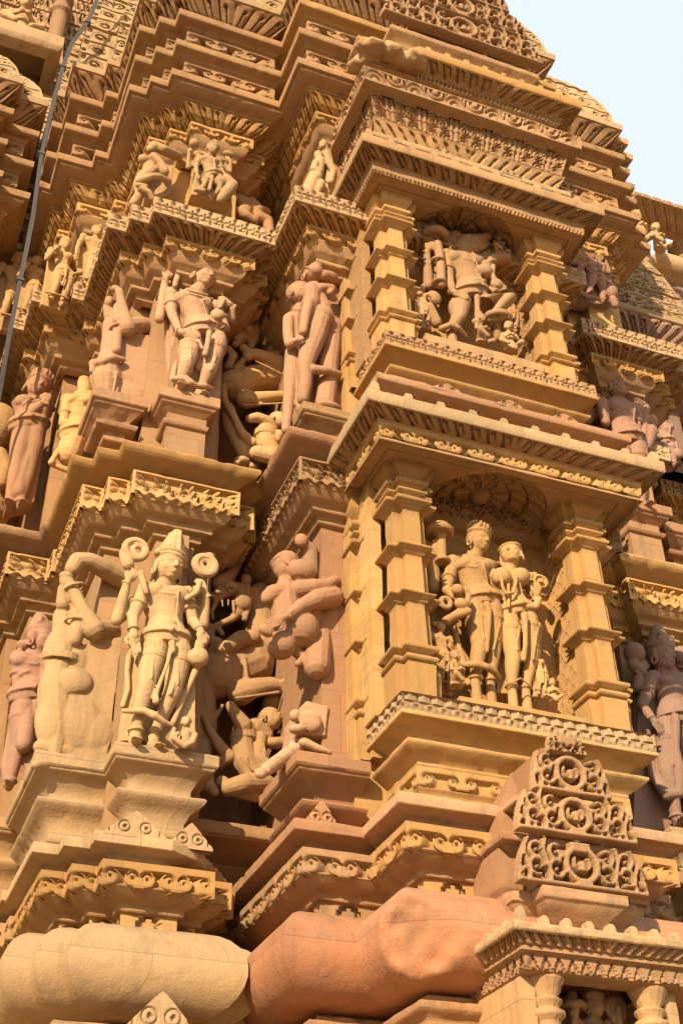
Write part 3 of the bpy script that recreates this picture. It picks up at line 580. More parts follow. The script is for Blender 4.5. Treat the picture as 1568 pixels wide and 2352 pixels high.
# gable that stands on the small shrine in front of the niche base --------
gz = 3.56
g0 = sweep('shrine_gable', [(2.66, 5.6), (2.66, 4.86), (3.34, 4.86), (3.34, 5.6)], [(-.04, 3.3), (-.04, 3.6), (-.02, 3.62), (-.02, 3.80), (-.06, 3.86), (-.06, 3.98), (-.10, 4.02), (-.20, 4.2), (-.255, 4.29), (-.33, 4.30)], PNK, T, chip=.03)
gb = [(2.70, 5.4), (2.70, 4.84), (2.80, 4.84), (2.80, 4.745), (3.22, 4.745), (3.22, 4.84), (3.32, 4.84), (3.32, 5.4)]
sweep('gable_base', gb, [(-.16, 3.40), (-.15, 3.44), (-.12, 3.445), (-.12, 3.455), (-.10, 3.46), (-.02, 3.535), (-.015, 3.545), (0, 3.55), (0, 3.60), (-.3, 3.605)], PNK, g0, chip=.02)
block('gable_block', 2.80, 3.22, 4.80, 5.3, 3.60, 3.79, PNK, g0, chip=.03); block('gable_block', 2.86, 3.16, 4.83, 5.3, 3.83, 4.0, PNK, g0, chip=.03)
sweep('gable_shelf', [(2.66, 5.4), (2.66, 4.80), (3.30, 4.80), (3.30, 5.4)], [(-.1, 3.75), (-.02, 3.80), (0, 3.805), (0, 3.84), (-.3, 3.845)], PNK, g0, chip=.02)
sweep('gable_shelf', [(2.74, 5.4), (2.74, 4.80), (3.22, 4.80), (3.22, 5.4)], [(-.1, 3.98), (0, 3.985), (0, 4.01), (-.3, 4.015)], PNK, g0, chip=.02)
block('gable_block', 2.90, 3.08, 4.80, 5.2, 4.0, 4.27, PNK, g0, chip=.03)
tracery('tracery', g0, 3.01, 4.735, 3.60, [(.64, .21)], TAN, .10, step=.005); tracery('tracery', g0, 3.01, 4.738, 3.835, [(.60, .20), (.40, .20), (.20, .09)], TAN, .10, step=.005)

# small shrine at the bottom edge -----------------------------------
sh = sweep('small_shrine', [(2.64, 5.2), (2.64, 4.72), (2.70, 4.72), (2.70, 5.0), (3.30, 5.0), (3.30, 4.72), (3.36, 4.72), (3.36, 5.2)], [(0, 2.3), (0, 3.22)], TAN, T)
sb = [(2.64, 5.2), (2.64, 4.66), (3.36, 4.66), (3.36, 5.2)]
sweep('zigzag_fringe', sb, [(-.1, 3.19), (.0, 3.195), (.01, 3.2), (.01, 3.265)], TAN, sh, rel=lambda U, V, L, TT: np.where(V > TT-.066, zigp()(U, V-(TT-.066), L, .066), 0), fade=.003)
sweep('leaf_cornice', sb, [(.01, 3.262), (.035, 3.27), (.035, 3.29), (.05, 3.292), (.09, 3.325)], TAN, sh, rel=lambda U, V, L, TT: np.where(V > .05, leafp(.05, .03, .012)(U, V-.05, L, TT-.05), 0), fade=.003)
sweep('cornice_edge', sb, [(.085, 3.322), (.10, 3.325), (.102, 3.358), (0, 3.39), (-.3, 3.45)], PAL, sh, chip=.02)
lugs(sh, (2.64, 3.36, 4.66), .10, 3.356, 9, 5, PAL, .038)
def turned(p, cx, cy, z0, z1, mat, r=.05, name='shrine_pillar'):
    pl = [(cx+.01*math.cos(a), cy-.01*math.sin(a)) for a in np.linspace(math.pi, -math.pi, 17)[:-1]]
    H = z1-z0; q = [(r*.9, z0), (r*.9, z0+.45*H), (r*1.3, z0+.47*H), (r*1.3, z0+.52*H), (r*.8, z0+.55*H), (r*.85, z0+.62*H), (r*1.35, z0+.66*H), (r*1.35, z0+.70*H), (r*.8, z0+.73*H), (r*1.2, z0+.78*H), (r*1.2, z0+.80*H), (r*.75, z0+.82*H), (r*1.15, z0+.88*H), (r*1.2, z0+.91*H), (r*1.6, z0+.97*H), (r*1.6, z1)]
    return sweep(name, pl[::-1] if False else pl, q, mat, p, closed=True, du=.01, angle=50, ch=.004)
for cx in (2.76, 3.24): turned(sh, cx, 4.74, 2.75, 3.2, TAN, .045)
# ------------------------------------------------------------ sculpture
NP = np.array
def V_(*a): return np.array(a, float)
def nrm(v): v = np.asarray(v, float); return v/max(1e-9, np.linalg.norm(v))
class Clay:
    """collects overlapping closed lumps; cast() fuses them into one continuous carved surface"""
    def __init__(s): s.V = []; s.F = []; s.n = 0
    def add(s, V, F): s.V.append(np.asarray(V, float)); s.F += [tuple(i+s.n for i in f) for f in F]; s.n += len(V)
    def loft(s, rings, N=14):       # rings: centre, side vector*rx, front vector*ry
        V = []; F = []; m = len(rings)
        for c, a, b in rings:
            for k in range(N):
                t = 2*math.pi*k/N; V.append(c+a*math.cos(t)+b*math.sin(t))
        for j in range(m-1):
            for k in range(N): F.append((j*N+k, j*N+(k+1) % N, (j+1)*N+(k+1) % N, (j+1)*N+k))
        F.append(tuple(range(N))[::-1]); F.append(tuple((m-1)*N+k for k in range(N))); s.add(V, F)
    def cap(s, a, b, ra, rb, N=12):
        a = NP(a, float); b = NP(b, float); d = nrm(b-a); e = nrm(np.cross(d, (0, 0, 1) if abs(d[2]) < .9 else (1, 0, 0))); f = np.cross(d, e); rings = []
        for t in (-1, -.85, -.5, 0): w_ = math.sqrt(max(0.004, 1-t*t)); rings.append((a+d*ra*t, e*ra*w_, f*ra*w_))
        for t in (0, .5, .85, 1): w_ = math.sqrt(max(0.004, 1-t*t)); rings.append((b+d*rb*t, e*rb*w_, f*rb*w_))
        s.loft(rings, N)
    def tube(s, pts, rs, N=10):
        for i in range(len(pts)-1): s.cap(pts[i], pts[i+1], rs[i] if hasattr(rs, '__len__') else rs, rs[i+1] if hasattr(rs, '__len__') else rs, N)
    def ell(s, c, r, ax=None, N=14):
        c = NP(c, float); ax = ax if ax is not None else (V_(1, 0, 0), V_(0, 1, 0), V_(0, 0, 1)); r = (r, r, r) if not hasattr(r, '__len__') else r; rings = []
        for t in np.linspace(-.995, .995, 9): w_ = math.sqrt(1-t*t); rings.append((c+ax[2]*r[2]*t, ax[0]*r[0]*w_, ax[1]*r[1]*w_))
        s.loft(rings, N)
    def ring(s, c, a, b, r, N=22, m=7, part=(0, 1)):  # torus on ellipse a, b (vectors)
        V = []; F = []; nn = nrm(np.cross(a, b)); full = part == (0, 1); K = N if full else N+1
        for i in range(K):
            t = 2*math.pi*(part[0]+(part[1]-part[0])*i/N); e = a*math.cos(t)+b*math.sin(t); p = c+e; o = nrm(e)
            for k in range(m):
                q = 2*math.pi*k/m; V.append(p+o*r*math.cos(q)+nn*r*math.sin(q))
        for i in range(K if full else K-1):
            for k in range(m): F.append((i*m+k, i*m+(k+1) % m, ((i+1) % K)*m+(k+1) % m, ((i+1) % K)*m+k))
        if not full: F += [tuple(range(m))[::-1], tuple((K-1)*m+k for k in range(m))]
        s.add(V, F)
    def box(s, x0, x1, y0, y1, z0, z1): s.add([(x, y, z) for z in (z0, z1) for y in (y0, y1) for x in (x0, x1)], [(0, 2, 3, 1), (4, 5, 7, 6), (0, 1, 5, 4), (2, 6, 7, 3), (0, 4, 6, 2), (1, 3, 7, 5)])
    def slab(s, pts, d):            # polygon of points (front) extruded along d
        n = len(pts); V = [NP(p, float) for p in pts]+[NP(p, float)+NP(d, float) for p in pts]
        s.add(V, [tuple(range(n))[::-1], tuple(range(n, 2*n))]+[(i, (i+1) % n, n+(i+1) % n, n+i) for i in range(n)])
    def cast(s, name, mat, base, vox=.005, sm=1, rough=.0012, cuts=()):
        me = bpy.data.meshes.new('clay'); me.from_pydata([tuple(v) for v in np.concatenate(s.V)], [], s.F)
        bm = bmesh.new(); bm.from_mesh(me); bmesh.ops.recalc_face_normals(bm, faces=bm.faces); bm.to_mesh(me); bm.free()
        o = bpy.data.objects.new('clay', me); col.objects.link(o)
        r = o.modifiers.new('r', 'REMESH'); r.mode = 'VOXEL'; r.voxel_size = vox
        if sm: q = o.modifiers.new('s', 'SMOOTH'); q.factor = .5; q.iterations = sm
        dg = bpy.context.evaluated_depsgraph_get(); m2 = bpy.data.meshes.new_from_object(o.evaluated_get(dg)); bpy.data.objects.remove(o); bpy.data.meshes.remove(me)
        n = len(m2.vertices); V = np.empty(n*3, dtype=np.float32); m2.vertices.foreach_get('co', V); V = V.reshape(-1, 3).astype(float)
        N = np.empty(n*3, dtype=np.float32); m2.vertices.foreach_get('normal', N); N = N.reshape(-1, 3)
        V += N*(rough*nz(V, 45.)+rough*nz(V, 14.))[:, None]
        V -= NP(base); m2.vertices.foreach_set('co', V.astype(np.float32).ravel()); m2.polygons.foreach_set('use_smooth', np.ones(len(m2.polygons), dtype=bool))
        m2.materials.clear(); m2.materials.append(CARVE.get(mat.name, mat)); m2.name = name
        ob = bpy.data.objects.new(name, m2); col.objects.link(ob); ob.location = base; return ob
def frame(fwd, roll=0.):
    f = nrm(fwd); r = nrm(np.cross(f, (0, 0, 1))); u = np.cross(r, f); c, s_ = math.cos(roll), math.sin(roll); return r*c+u*s_, f, u*c-r*s_
def head(C, c, fwd, s, roll=0., kind='male', crown=None, face=True):
    """s is the height of the head; the face looks along fwd"""
    R, Fd, U = frame(fwd, roll); P = lambda x, y, z: c+R*x*s+Fd*y*s+U*z*s; ax = (R, Fd, U)
    C.ell(P(0, -.02, .10), (.40*s, .44*s, .42*s), ax, 18); C.ell(P(0, .06, -.12), (.35*s, .36*s, .40*s), ax, 18); C.ell(P(0, .20, -.36), (.17*s, .17*s, .13*s), ax)
    if face:
        C.cap(P(0, .37, .10), P(0, .47, -.11), .028*s, .058*s); C.ell(P(.055, .42, -.125), .036*s); C.ell(P(-.055, .42, -.125), .036*s)
        for sx in (-1, 1):
            C.ell(P(.165*sx, .325, .035), (.105*s, .055*s, .042*s), ax)            # half-closed lids
            C.tube([P(.03*sx, .385, .11), P(.16*sx, .375, .155), P(.30*sx, .28, .12)], .017*s); C.tube([P(.06*sx, .375, -.012), P(.17*sx, .375, -.025), P(.28*sx, .29, .01)], .010*s)
            C.ell(P(.19*sx, .25, -.17), (.12*s, .10*s, .13*s), ax)
            C.ell(P(.40*sx, -.02, -.06), (.05*s, .10*s, .19*s), ax); C.ring(P(.42*sx, -.02, -.30), Fd*.09*s, U*.11*s, .045*s, 14)
        C.tube([P(-.125, .345, -.235), P(-.03, .40, -.238), P(.03, .40, -.238), P(.125, .345, -.235)], .024*s); C.tube([P(-.08, .365, -.292), P(0, .395, -.295), P(.08, .365, -.292)], .030*s)
    else:
        for sx in (-1, 1): C.ell(P(.40*sx, -.02, -.06), (.05*s, .10*s, .19*s), ax)
    C.ring(P(0, -.02, .25), R*.40*s, Fd*.42*s, .045*s)
    if crown == 'tall':
        C.loft([(P(0, -.05, .2), R*.42*s, Fd*.42*s), (P(0, -.05, .42), R*.40*s, Fd*.40*s), (P(0, -.07, .75), R*.33*s, Fd*.33*s), (P(0, -.09, 1.1), R*.22*s, Fd*.22*s), (P(0, -.09, 1.3), R*.1*s, Fd*.1*s)], 18)
        C.ring(P(0, -.05, .38), R*.43*s, Fd*.43*s, .07*s); C.cap(P(0, .33, .42), P(0, .10, 1.2), .09*s, .05*s)
        for k in range(5): C.ring(P(0, -.06-.008*k, .52+.13*k), R*(.40-.05*k)*s, Fd*(.40-.05*k)*s, .03*s)
        for sx in (-1, 1): C.ell(P(.45*sx, 0, .28), .1*s)
    elif crown == 'tiers':
        for k in range(5):
            C.ring(P(0, -.04, .33+.14*k), R*(.38-.055*k)*s, Fd*(.38-.055*k)*s, .085*s); C.ell(P(0, .30-.055*k, .42+.13*k), .10*s)
        C.ell(P(0, -.04, .7), (.25*s, .25*s, .5*s), ax)
        for sx in (-1, 1): C.ell(P(.32*sx, .2, .42), .12*s); C.ell(P(.25*sx, .2, .62), .11*s)
    elif crown == 'low':
        C.loft([(P(0, -.03, .2), R*.44*s, Fd*.44*s), (P(0, -.04, .40), R*.40*s, Fd*.42*s), (P(0, -.04, .52), R*.28*s, Fd*.3*s)], 18); C.ring(P(0, -.03, .30), R*.44*s, Fd*.45*s, .05*s); C.ell(P(0, .36, .46), (.13*s, .09*s, .16*s), ax)
    elif crown == 'band':
        C.loft([(P(0, -.03, .2), R*.40*s, Fd*.42*s), (P(0, -.04, .55), R*.44*s, Fd*.44*s), (P(0, -.04, .72), R*.36*s, Fd*.36*s)], 18); C.ring(P(0, -.03, .28), R*.43*s, Fd*.45*s, .05*s)
        for k in range(-2, 3): C.ell(P(.15*k, .40-.04*abs(k), .52), (.05*s, .05*s, .14*s), ax)
    elif crown == 'bun':
        C.ell(P(.30, -.45, .22), (.30*s, .28*s, .28*s), ax); C.ell(P(0, -.15, .25), (.42*s, .40*s, .34*s), ax); C.ring(P(0, .02, .22), R*.44*s, Fd*.42*s, .04*s)
    elif crown == 'shorn':
        C.ell(P(0, -.12, .12), (.46*s, .48*s, .44*s), ax, 18)
        for k in range(6): C.ring(P(0, -.12-.05*k, .12), R*(.46-.01*k)*s, U*(.44-.02*k)*s, .012*s)
def hand(C, w, d, s, up=None, curl=.5, bangle=True, side=1):
    """w wrist, d direction of the fingers, s length of the hand, up = direction the back of the hand faces"""
    d = nrm(d); up = nrm(up if up is not None else V_(0, -1, 0)); up = nrm(up-d*np.dot(up, d)); sd = np.cross(d, up)*side
    C.cap(w, w+d*s*.2, .16*s, .19*s); C.ell(w+d*s*.32, (.26*s, .11*s, .26*s), (sd, up, d))
    for k, (x, l) in enumerate(((-.18, .44), (-.06, .52), (.06, .50), (.18, .40))):
        a = w+d*s*.50+sd*x*s; dd = nrm(d-up*curl*.4); b = a+dd*l*s*.45; e = nrm(d*(1-curl)-up*curl); c = b+e*l*s*.45; C.tube([a, b, c], [.068*s, .06*s, .048*s], 8)
    a = w+d*s*.18-sd*.18*s; C.tube([a, a-sd*.16*s+d*.22*s-up*.05*s, a-sd*.12*s+d*.45*s-up*.15*s*(1+curl)], [.085*s, .075*s, .055*s], 8)
    if bangle: C.ring(w-d*s*.14, sd*.20*s, up*.19*s, .05*s, 14)
def foot(C, a, d, s):
    d = nrm(V_(d[0], d[1], 0)); sd = V_(-d[1], d[0], 0); g = a-V_(0, 0, 0)
    C.cap(g+V_(0, 0, .10*s)-d*.1*s, g+d*.5*s+V_(0, 0, .09*s), .17*s, .12*s); C.ell(g+d*.45*s+V_(0, 0, .07*s), (.22*s, .30*s, .10*s), (sd, d, V_(0, 0, 1)))
    for k in range(5): C.cap(g+d*.55*s+sd*(k-2)*.085*s+V_(0, 0, .06*s), g+d*(.86-.035*abs(k-1))*s+sd*(k-2)*.095*s+V_(0, 0, .05*s), .05*s, .048*s, 8)
def torso(C, J, u, female=False, fwd=V_(0, -1, 0), belt=True, neckl=True, thread=True, skirt=False):
    """J: neck, shL, shR, chest, waist, hip, hipL, hipR as points; u is the standing height"""
    f = nrm(fwd); sv = nrm(J['shR']-J['shL']); hv = nrm(J['hipR']-J['hipL']); sw = np.linalg.norm(J['shR']-J['shL'])/2
    ce, wa, hi, ne = J['chest'], J['waist'], J['hip'], J['neck']; mid = (J['shL']+J['shR'])/2; X = lambda t, a, b: nrm(a*(1-t)+b*t)
    C.loft([(ne+V_(0, 0, .03*u), sv*.036*u, f*.036*u), (ne-V_(0, 0, .005*u), sv*.045*u, f*.042*u), (mid+V_(0, 0, .012*u), sv*sw*.82, f*.045*u), (mid-V_(0, 0, .02*u), sv*sw*1.02, f*.058*u), ((mid+ce)/2, sv*.125*u, f*.070*u), (ce, sv*.108*u, f*.070*u), ((ce+wa)/2, X(.5, sv, hv)*.088*u, f*.060*u),
            (wa, X(.6, sv, hv)*(.070 if female else .080)*u, f*.058*u), ((wa*.45+hi*.55), hv*.098*u, f*.070*u), (hi, hv*.115*u, f*.078*u), (hi-V_(0, 0, .045*u), hv*.105*u, f*.07*u)], 20)
    C.ell(wa*.5+hi*.5+f*.03*u, (.065*u, .05*u, .04*u), (hv, f, V_(0, 0, 1)))
    C.ell(wa*.62+hi*.38+f*.073*u, .007*u)
    up = nrm(ne-ce)
    if female:
        for s_ in (-1, 1): C.ell((mid*.25+ce*.75)+sv*s_*.062*u+f*.055*u, .058*u, None, 18)
    else:
        for s_ in (-1, 1): C.ell((mid*.35+ce*.65)+sv*s_*.055*u+f*.030*u, (.056*u, .04*u, .045*u), (sv, f, up))
    if neckl:
        for r, dz in ((.064, -.018), (.096, -.036)): C.ring(ne+up*dz*u+f*.006*u, sv*r*u, nrm(f*.72-up*.7)*r*.80*u, .0068*u, 24)
        C.ring(ce*.4+mid*.6+f*.030*u, sv*.060*u, nrm(up-f*.75)*.062*u, .0055*u, 22, part=(.5, 1.0))
    if thread: C.tube([mid+sv*.07*u+f*.045*u, ce+sv*.045*u+f*.074*u, wa+sv*.035*u+f*.064*u, hi+sv*.06*u+f*.07*u], .006*u, 6)
    if belt:
        for k in range(3): C.ring(hi+V_(0, 0, (.028-.014*k)*u), hv*(.108+.005*k)*u, f*(.074+.006*k)*u, .0075*u, 26)
        C.ell(hi+f*.09*u, .016*u)
def leg(C, h, k, a, u, fd, sc_=1., cloth=True, ft=.110, gz=None):
    C.loft([(h+V_(0, 0, .03*u), V_(1, 0, 0)*.05*u*sc_, V_(0, 1, 0)*.06*u), (h-V_(0, 0, .02*u), V_(1, 0, 0)*.064*u*sc_, V_(0, 1, 0)*.066*u), (h*.6+k*.4, V_(1, 0, 0)*.062*u*sc_, V_(0, 1, 0)*.062*u), (h*.15+k*.85, V_(1, 0, 0)*.047*u*sc_, V_(0, 1, 0)*.048*u), (k, V_(1, 0, 0)*.043*u*sc_, V_(0, 1, 0)*.045*u), (k*.75+a*.25, V_(1, 0, 0)*.042*u*sc_, V_(0, 1, 0)*.046*u), (k*.3+a*.7, V_(1, 0, 0)*.032*u, V_(0, 1, 0)*.034*u), (a, V_(1, 0, 0)*.026*u, V_(0, 1, 0)*.028*u)], 16)
    if ft:
        g_ = V_(a[0], a[1], a[2]-.028*u if gz is None else gz); C.cap(a, g_+V_(0, 0, .03*u), .027*u, .03*u); foot(C, g_, fd, ft*u); C.ring(a+V_(0, 0, .012*u), V_(1, 0, 0)*.032*u, V_(0, 1, 0)*.034*u, .008*u, 14)
    if cloth:
        for t in (.30, .36): C.ring(h*(1-t)+k*t, V_(1, 0, 0)*.0635*u*sc_, V_(0, 1, 0)*.0635*u, .005*u, 20)
        C.tube([h*(1-t)+k*t+V_(-.02*u+.03*u*t, -.06*u+.012*u*t, 0) for t in (.1, .4, .7, .95)], .006*u, 6)
def arm(C, sh, el, wr, u, hd=None, hs=.10, s=1., band=True, **k):
    C.cap(sh, sh*.5+el*.5, .040*u*s, .034*u*s, 14); C.cap(sh*.5+el*.5, el, .034*u*s, .028*u*s, 14); C.cap(el, wr*.7+el*.3, .029*u*s, .024*u*s, 14); C.cap(wr*.7+el*.3, wr, .024*u*s, .018*u*s)
    if band:
        a = nrm(el-sh); e = nrm(np.cross(a, (0, 1, .01))); C.ring(sh*.42+el*.58, e*.036*u*s, np.cross(a, e)*.036*u*s, .009*u*s, 16)
    if hd is not None: hand(C, wr, hd, hs*u, **k)
def pp(Y0):
    """points measured on the photograph (1568 wide) and set on the statue's own upright plane, dy in front (-) or behind (+)"""
    def f(x, y, dy=0.): return NP(at(x, y, Y=Y0+dy))
    return f
def lotus(C, c, r, ax):
    C.ell(c, (r, r, r*1.15), ax); 
def put(C, name, label, cat, mat, base, group=None, **k):
    o = C.cast(name, mat, base, **k); return tag(o, label, cat, group)
class Zf:
    def __init__(s, Y0, ox, oy, k): s.Y0, s.ox, s.oy, s.k = Y0, ox, oy, k
    def __call__(s, x, y, dy=0.): return NP(at(s.ox+s.k*x, s.oy+s.k*y, Y=s.Y0+dy))
    def q(s, x=500, y=1000): return float(np.linalg.norm(s(x+50, y)-s(x-50, y)))/100
def extras(C, Z, ex):
    for e in ex:
        t = e[0]; 
        if t == 'c':                                    # chain of (x, y, dy, r)
            p = e[1]; q = Z.q(p[0][0], p[0][1]); C.tube([Z(a[0], a[1], a[2]) for a in p], [a[3]*q for a in p], 12)
        elif t == 'e':
            x, y, dy, rx, ry, rz = e[1:7]; q = Z.q(x, y); an = e[7] if len(e) > 7 else 0; c, s_ = math.cos(an), math.sin(an); C.ell(Z(x, y, dy), (rx*q, ry*q, rz*q), (V_(c, 0, s_), V_(0, 1, 0), V_(-s_, 0, c)), 20)
        elif t == 'r':
            x, y, dy, r, th = e[1:6]; q = Z.q(x, y); C.ring(Z(x, y, dy), V_(1, 0, 0)*r*q, V_(0, 0, 1)*r*q*(e[6] if len(e) > 6 else 1), th*q)
        elif t == 'h':                                  # horizontal ribbed disc
            x, y, dy, r, th = e[1:6]; q = Z.q(x, y); C.ring(Z(x, y, dy), V_(1, 0, 0)*r*q, V_(0, 1, 0)*r*q, th*q, 26)
        elif t == 's':
            q = 1; C.slab([Z(*a) for a in e[1]], (0, e[2], 0))
def statue(name, label, mat, Z, J, u=None, female=False, crown='tall', look=(.2, -.95, -.05), roll=.1, arms=(), ex=(), base=None, vox=.0044, hs=None, cloth=True, legs=True, feet=(V_(-.12, -1, 0), V_(.2, -1, 0)), thread=True, fwd=V_(0, -1, 0), cat='statue', group=None, face=True, hk=1., back=(), gz=None):
    P = {k: Z(*v) for k, v in J.items()}
    bot = P.get('aL', P['hip']-V_(0, 0, .5)); u = u or (P['head'][2]-bot[2])/.89; C = Clay(); s = (hs or .145)*u*hk
    torso(C, P, u, female, fwd, thread=thread); C.cap(P['neck']-V_(0, 0, .02*u), P['head']-V_(0, 0, .02*u), .042*u, .045*u); head(C, P['head'], look, s, roll, crown=crown, face=face)
    if legs:
        for a in 'LR':
            if 'k'+a in P: leg(C, P['hip'+a], P['k'+a], P['a'+a], u, feet[a == 'R'], cloth=cloth, ft=.110, gz=gz[a == 'R'] if isinstance(gz, tuple) else gz)
    for A in arms:
        sd, el, wr, hd = A[:4]; S = P['sh'+sd]; o = A[4] if len(A) > 4 else {}
        S = S+V_(0, o.pop('dy', 0), 0); e_ = Z(*el); w_ = Z(*wr); C.ell(S-V_(0, 0, .01*u), .046*u)
        arm(C, S, e_, w_, u, (Z(*hd)-w_) if hd else None, **o)
    extras(C, Z, ex)
    for b in back: C.slab([Z(*a) for a in b[0]], (0, b[1], 0))
    b = base if base is not None else V_(P['hip'][0], P['hip'][1], bot[2]-.03*u)
    return put(C, name, label, cat, mat, b, group, vox=vox)
def keep_low(c):
    for ch in [k for k in bpy.data.objects if k.parent == c]:
        zs = [v.co.z for v in list(ch.data.vertices)[:400:20]]
        if min(zs) > 8.9: bpy.data.objects.remove(ch)
for o_ in (pier, rec, lp, fp, fr_):
    c_ = mirror_part(o_)
    if o_ in (lp, fp, fr_): keep_low(c_)
    if o_ == pier:
        for ch in [k for k in bpy.data.objects if k.parent == c_]:
            if min(v.co.z for v in list(ch.data.vertices)[:400:20]) > 8.9: ch.location.x = .16
# smaller spire on the right-hand rear pier
rs = sweep('rear_spire', [(5.0, 8), (5.0, 6.95), (5.25, 6.95), (5.25, 6.75), (5.75, 6.75), (5.75, 6.95), (6.0, 6.95), (6.0, 8)], [(.0, 8.2), (.0, 9.5)], GRY, T)
rpl = [(5.0, 8), (5.0, 6.95), (5.25, 6.95), (5.25, 6.75), (5.75, 6.75), (5.75, 6.95), (6.0, 6.95), (6.0, 8)]
for zz in (8.75, 9.12): sweep('slab', rpl, [(.0, zz-.1), (.1, zz-.05), (.2, zz), (.205, zz+.06), (0, zz+.1)], GRY, rs, chip=.02)
sweep('bracket_frieze', rpl, [(.1, 8.86), (.1, 8.98)], BRN, rs, rel=scrollp(.2)); sweep('bracket_frieze', rpl, [(.1, 9.22), (.1, 9.32)], GRY, rs, rel=scrollp(.2))
sweep('leaf_cornice', rpl, [(.05, 9.33), (.1, 9.36), (.19, 9.46), (.2, 9.5)], GRY, rs, rel=leafp(.12, .09, .02))
sweep('lattice_spire', rpl, [(.2, 9.49), (.215, 9.50), (.215, 9.56)]+[(.18-.62*t**1.7, 9.57+t*1.9) for t in np.linspace(0, 1, 14)], PAL, rs, rel=lambda U, V, L, TT: np.where(V > .1, netp(.13, .11)(U, V-.1, L, TT-.1), 0), fade=.004)
# crest ornaments standing on the lower eaves
for cx, yy, ww, hh in ((1.28, 5.79, .30, .13), (1.56, 5.84, .22, .13)): gavaksha(pier, cx, yy, 4.0, ww, hh, PAL, .05)
gavaksha(body, 2.06, 5.40, 4.0, .18, .14, PNK, .05)
# a chip broken off the big roll, and a worn end of the pier's eave
def chop(o, p0, n, amp=.006):
    me = o.data; k = len(me.vertices); V = np.empty(k*3, dtype=np.float32); me.vertices.foreach_get('co', V); V = V.reshape(-1, 3).astype(float); n = nrm(n)
    d = (V-NP(p0)) @ n; m = d > 0; V[m] -= (d[m]*.97)[:, None]*n; V[m] += (amp*nz(V[m], 60.)+amp*.6*nz(V[m], 150.))[:, None]*n
    me.vertices.foreach_set('co', V.astype(np.float32).ravel()); me.update()
for o_ in [k for k in nb.children if k.name.startswith('plinth_roll')]: chop(o_, (2.36, 4.955, 3.38), (-.42, -.80, -.38), .009)
for o_ in [k for k in pier.children if k.name.startswith('eave')][:1]: chop(o_, (1.60, 5.86, 3.98), (.8, -.5, -.2), .012)
for o_ in [k for k in nu.children if k.name.startswith('cornice_edge')][-1:]: chop(o_, (2.50, 4.95, 9.45), (-.75, -.5, .3), .015)
gavaksha(nb, 1.0, 4.6, 3.0, .1, .1, PAL) if False else None
lr = [k for k in pier.children if k.name.startswith('lower_roll')][0]
p0 = at(368, 2352, Y=5.62); gavaksha(pier, p0.x, 5.60, p0.z-.04, .30, .17, PAL, .12); sweep('base_eave', [(p0.x-.45, 6.0), (p0.x-.45, 5.62), (p0.x+.45, 5.62), (p0.x+.45, 6.0)], [(-.1, p0.z-.10), (0, p0.z-.09), (0, p0.z-.02), (-.2, p0.z+.0)], PAL, pier)
# 1 standing four-armed god, lower row of the pier
ZA = Zf(5.90, 238.3, 1179.1, .2453)
statue('standing_god', 'pale four-armed god in a tall conical crown on the large pedestal at lower left', PAL, ZA,
    dict(head=(612, 505, -.04), neck=(575, 640, -.02), shL=(395, 705), shR=(775, 745), chest=(575, 810), waist=(580, 1010), hip=(590, 1170), hipL=(480, 1240), hipR=(700, 1270), kL=(405, 1600, -.05), aL=(300, 2060, -.01), kR=(650, 1660, -.02), aR=(470, 2070, .02)),
    crown='tall', look=(.30, -.95, -.12), roll=.12, hs=.165, hk=1.04, gz=4.5,
    arms=[('L', (275, 960, -.02), (280, 1110, -.06), (310, 1400, -.07), dict(up=V_(0, 1, 0), curl=.1, hs=.125)), ('L', (125, 1000, .02), (225, 640, -.03), (330, 500, -.04), dict(dy=.08)),
          ('R', (835, 1010, .0), (905, 1090, -.08), (930, 1210, -.09), dict(curl=.7)), ('R', (935, 1040, .03), (960, 760, -.02), (905, 640, -.04), dict(dy=.08))],
    ex=[('r', 300, 340, -.02, 95, 38), ('r', 330, 350, -.02, 50, 26), ('c', [(230, 480, -.01, 60), (200, 380, 0, 55), (240, 280, 0, 45)]), ('c', [(350, 560, -.08, 30), (380, 690, -.08, 32), (400, 740, -.08, 22)]),
        ('r', 950, 490, -.03, 88, 42), ('r', 950, 480, -.03, 40, 24), ('e', 990, 410, 0, 50, 40, 45), ('c', [(900, 650, -.07, 26), (870, 740, -.07, 30), (780, 800, -.07, 22)]),
        ('e', 890, 1350, -.06, 92, 80, 96), ('c', [(895, 1210, -.07, 38), (895, 1260, -.07, 45)]), ('c', [(880, 1430, -.03, 30), (760, 1700, .0, 28), (650, 1960, .0, 26)]),
        ('c', [(640, 1230, -.08, 22), (600, 1400, -.09, 18), (530, 1580, -.09, 20), (490, 1700, -.08, 24), (490, 1760, -.08, 34)]), ('c', [(640, 1220, -.09, 36), (650, 1290, -.09, 26)]),
        ('c', [(190, 1850, -.06, 22), (380, 1850, -.09, 34), (470, 1890, -.10, 40), (560, 1950, -.09, 26), (640, 1990, -.07, 24)]), ('c', [(180, 1800, .02, 30), (230, 1650, .02, 24), (220, 1480, .02, 30), (240, 1330, .02, 30)]),
        ('c', [(700, 1440, -.06, 12), (650, 1620, -.07, 12), (625, 1690, -.07, 14)]), ('c', [(510, 1370, -.06, 12), (460, 1540, -.07, 12)])],
    back=[([(260, 1240, .03), (860, 1260, .03), (860, 2130, .03), (160, 2130, .03)], .08)])
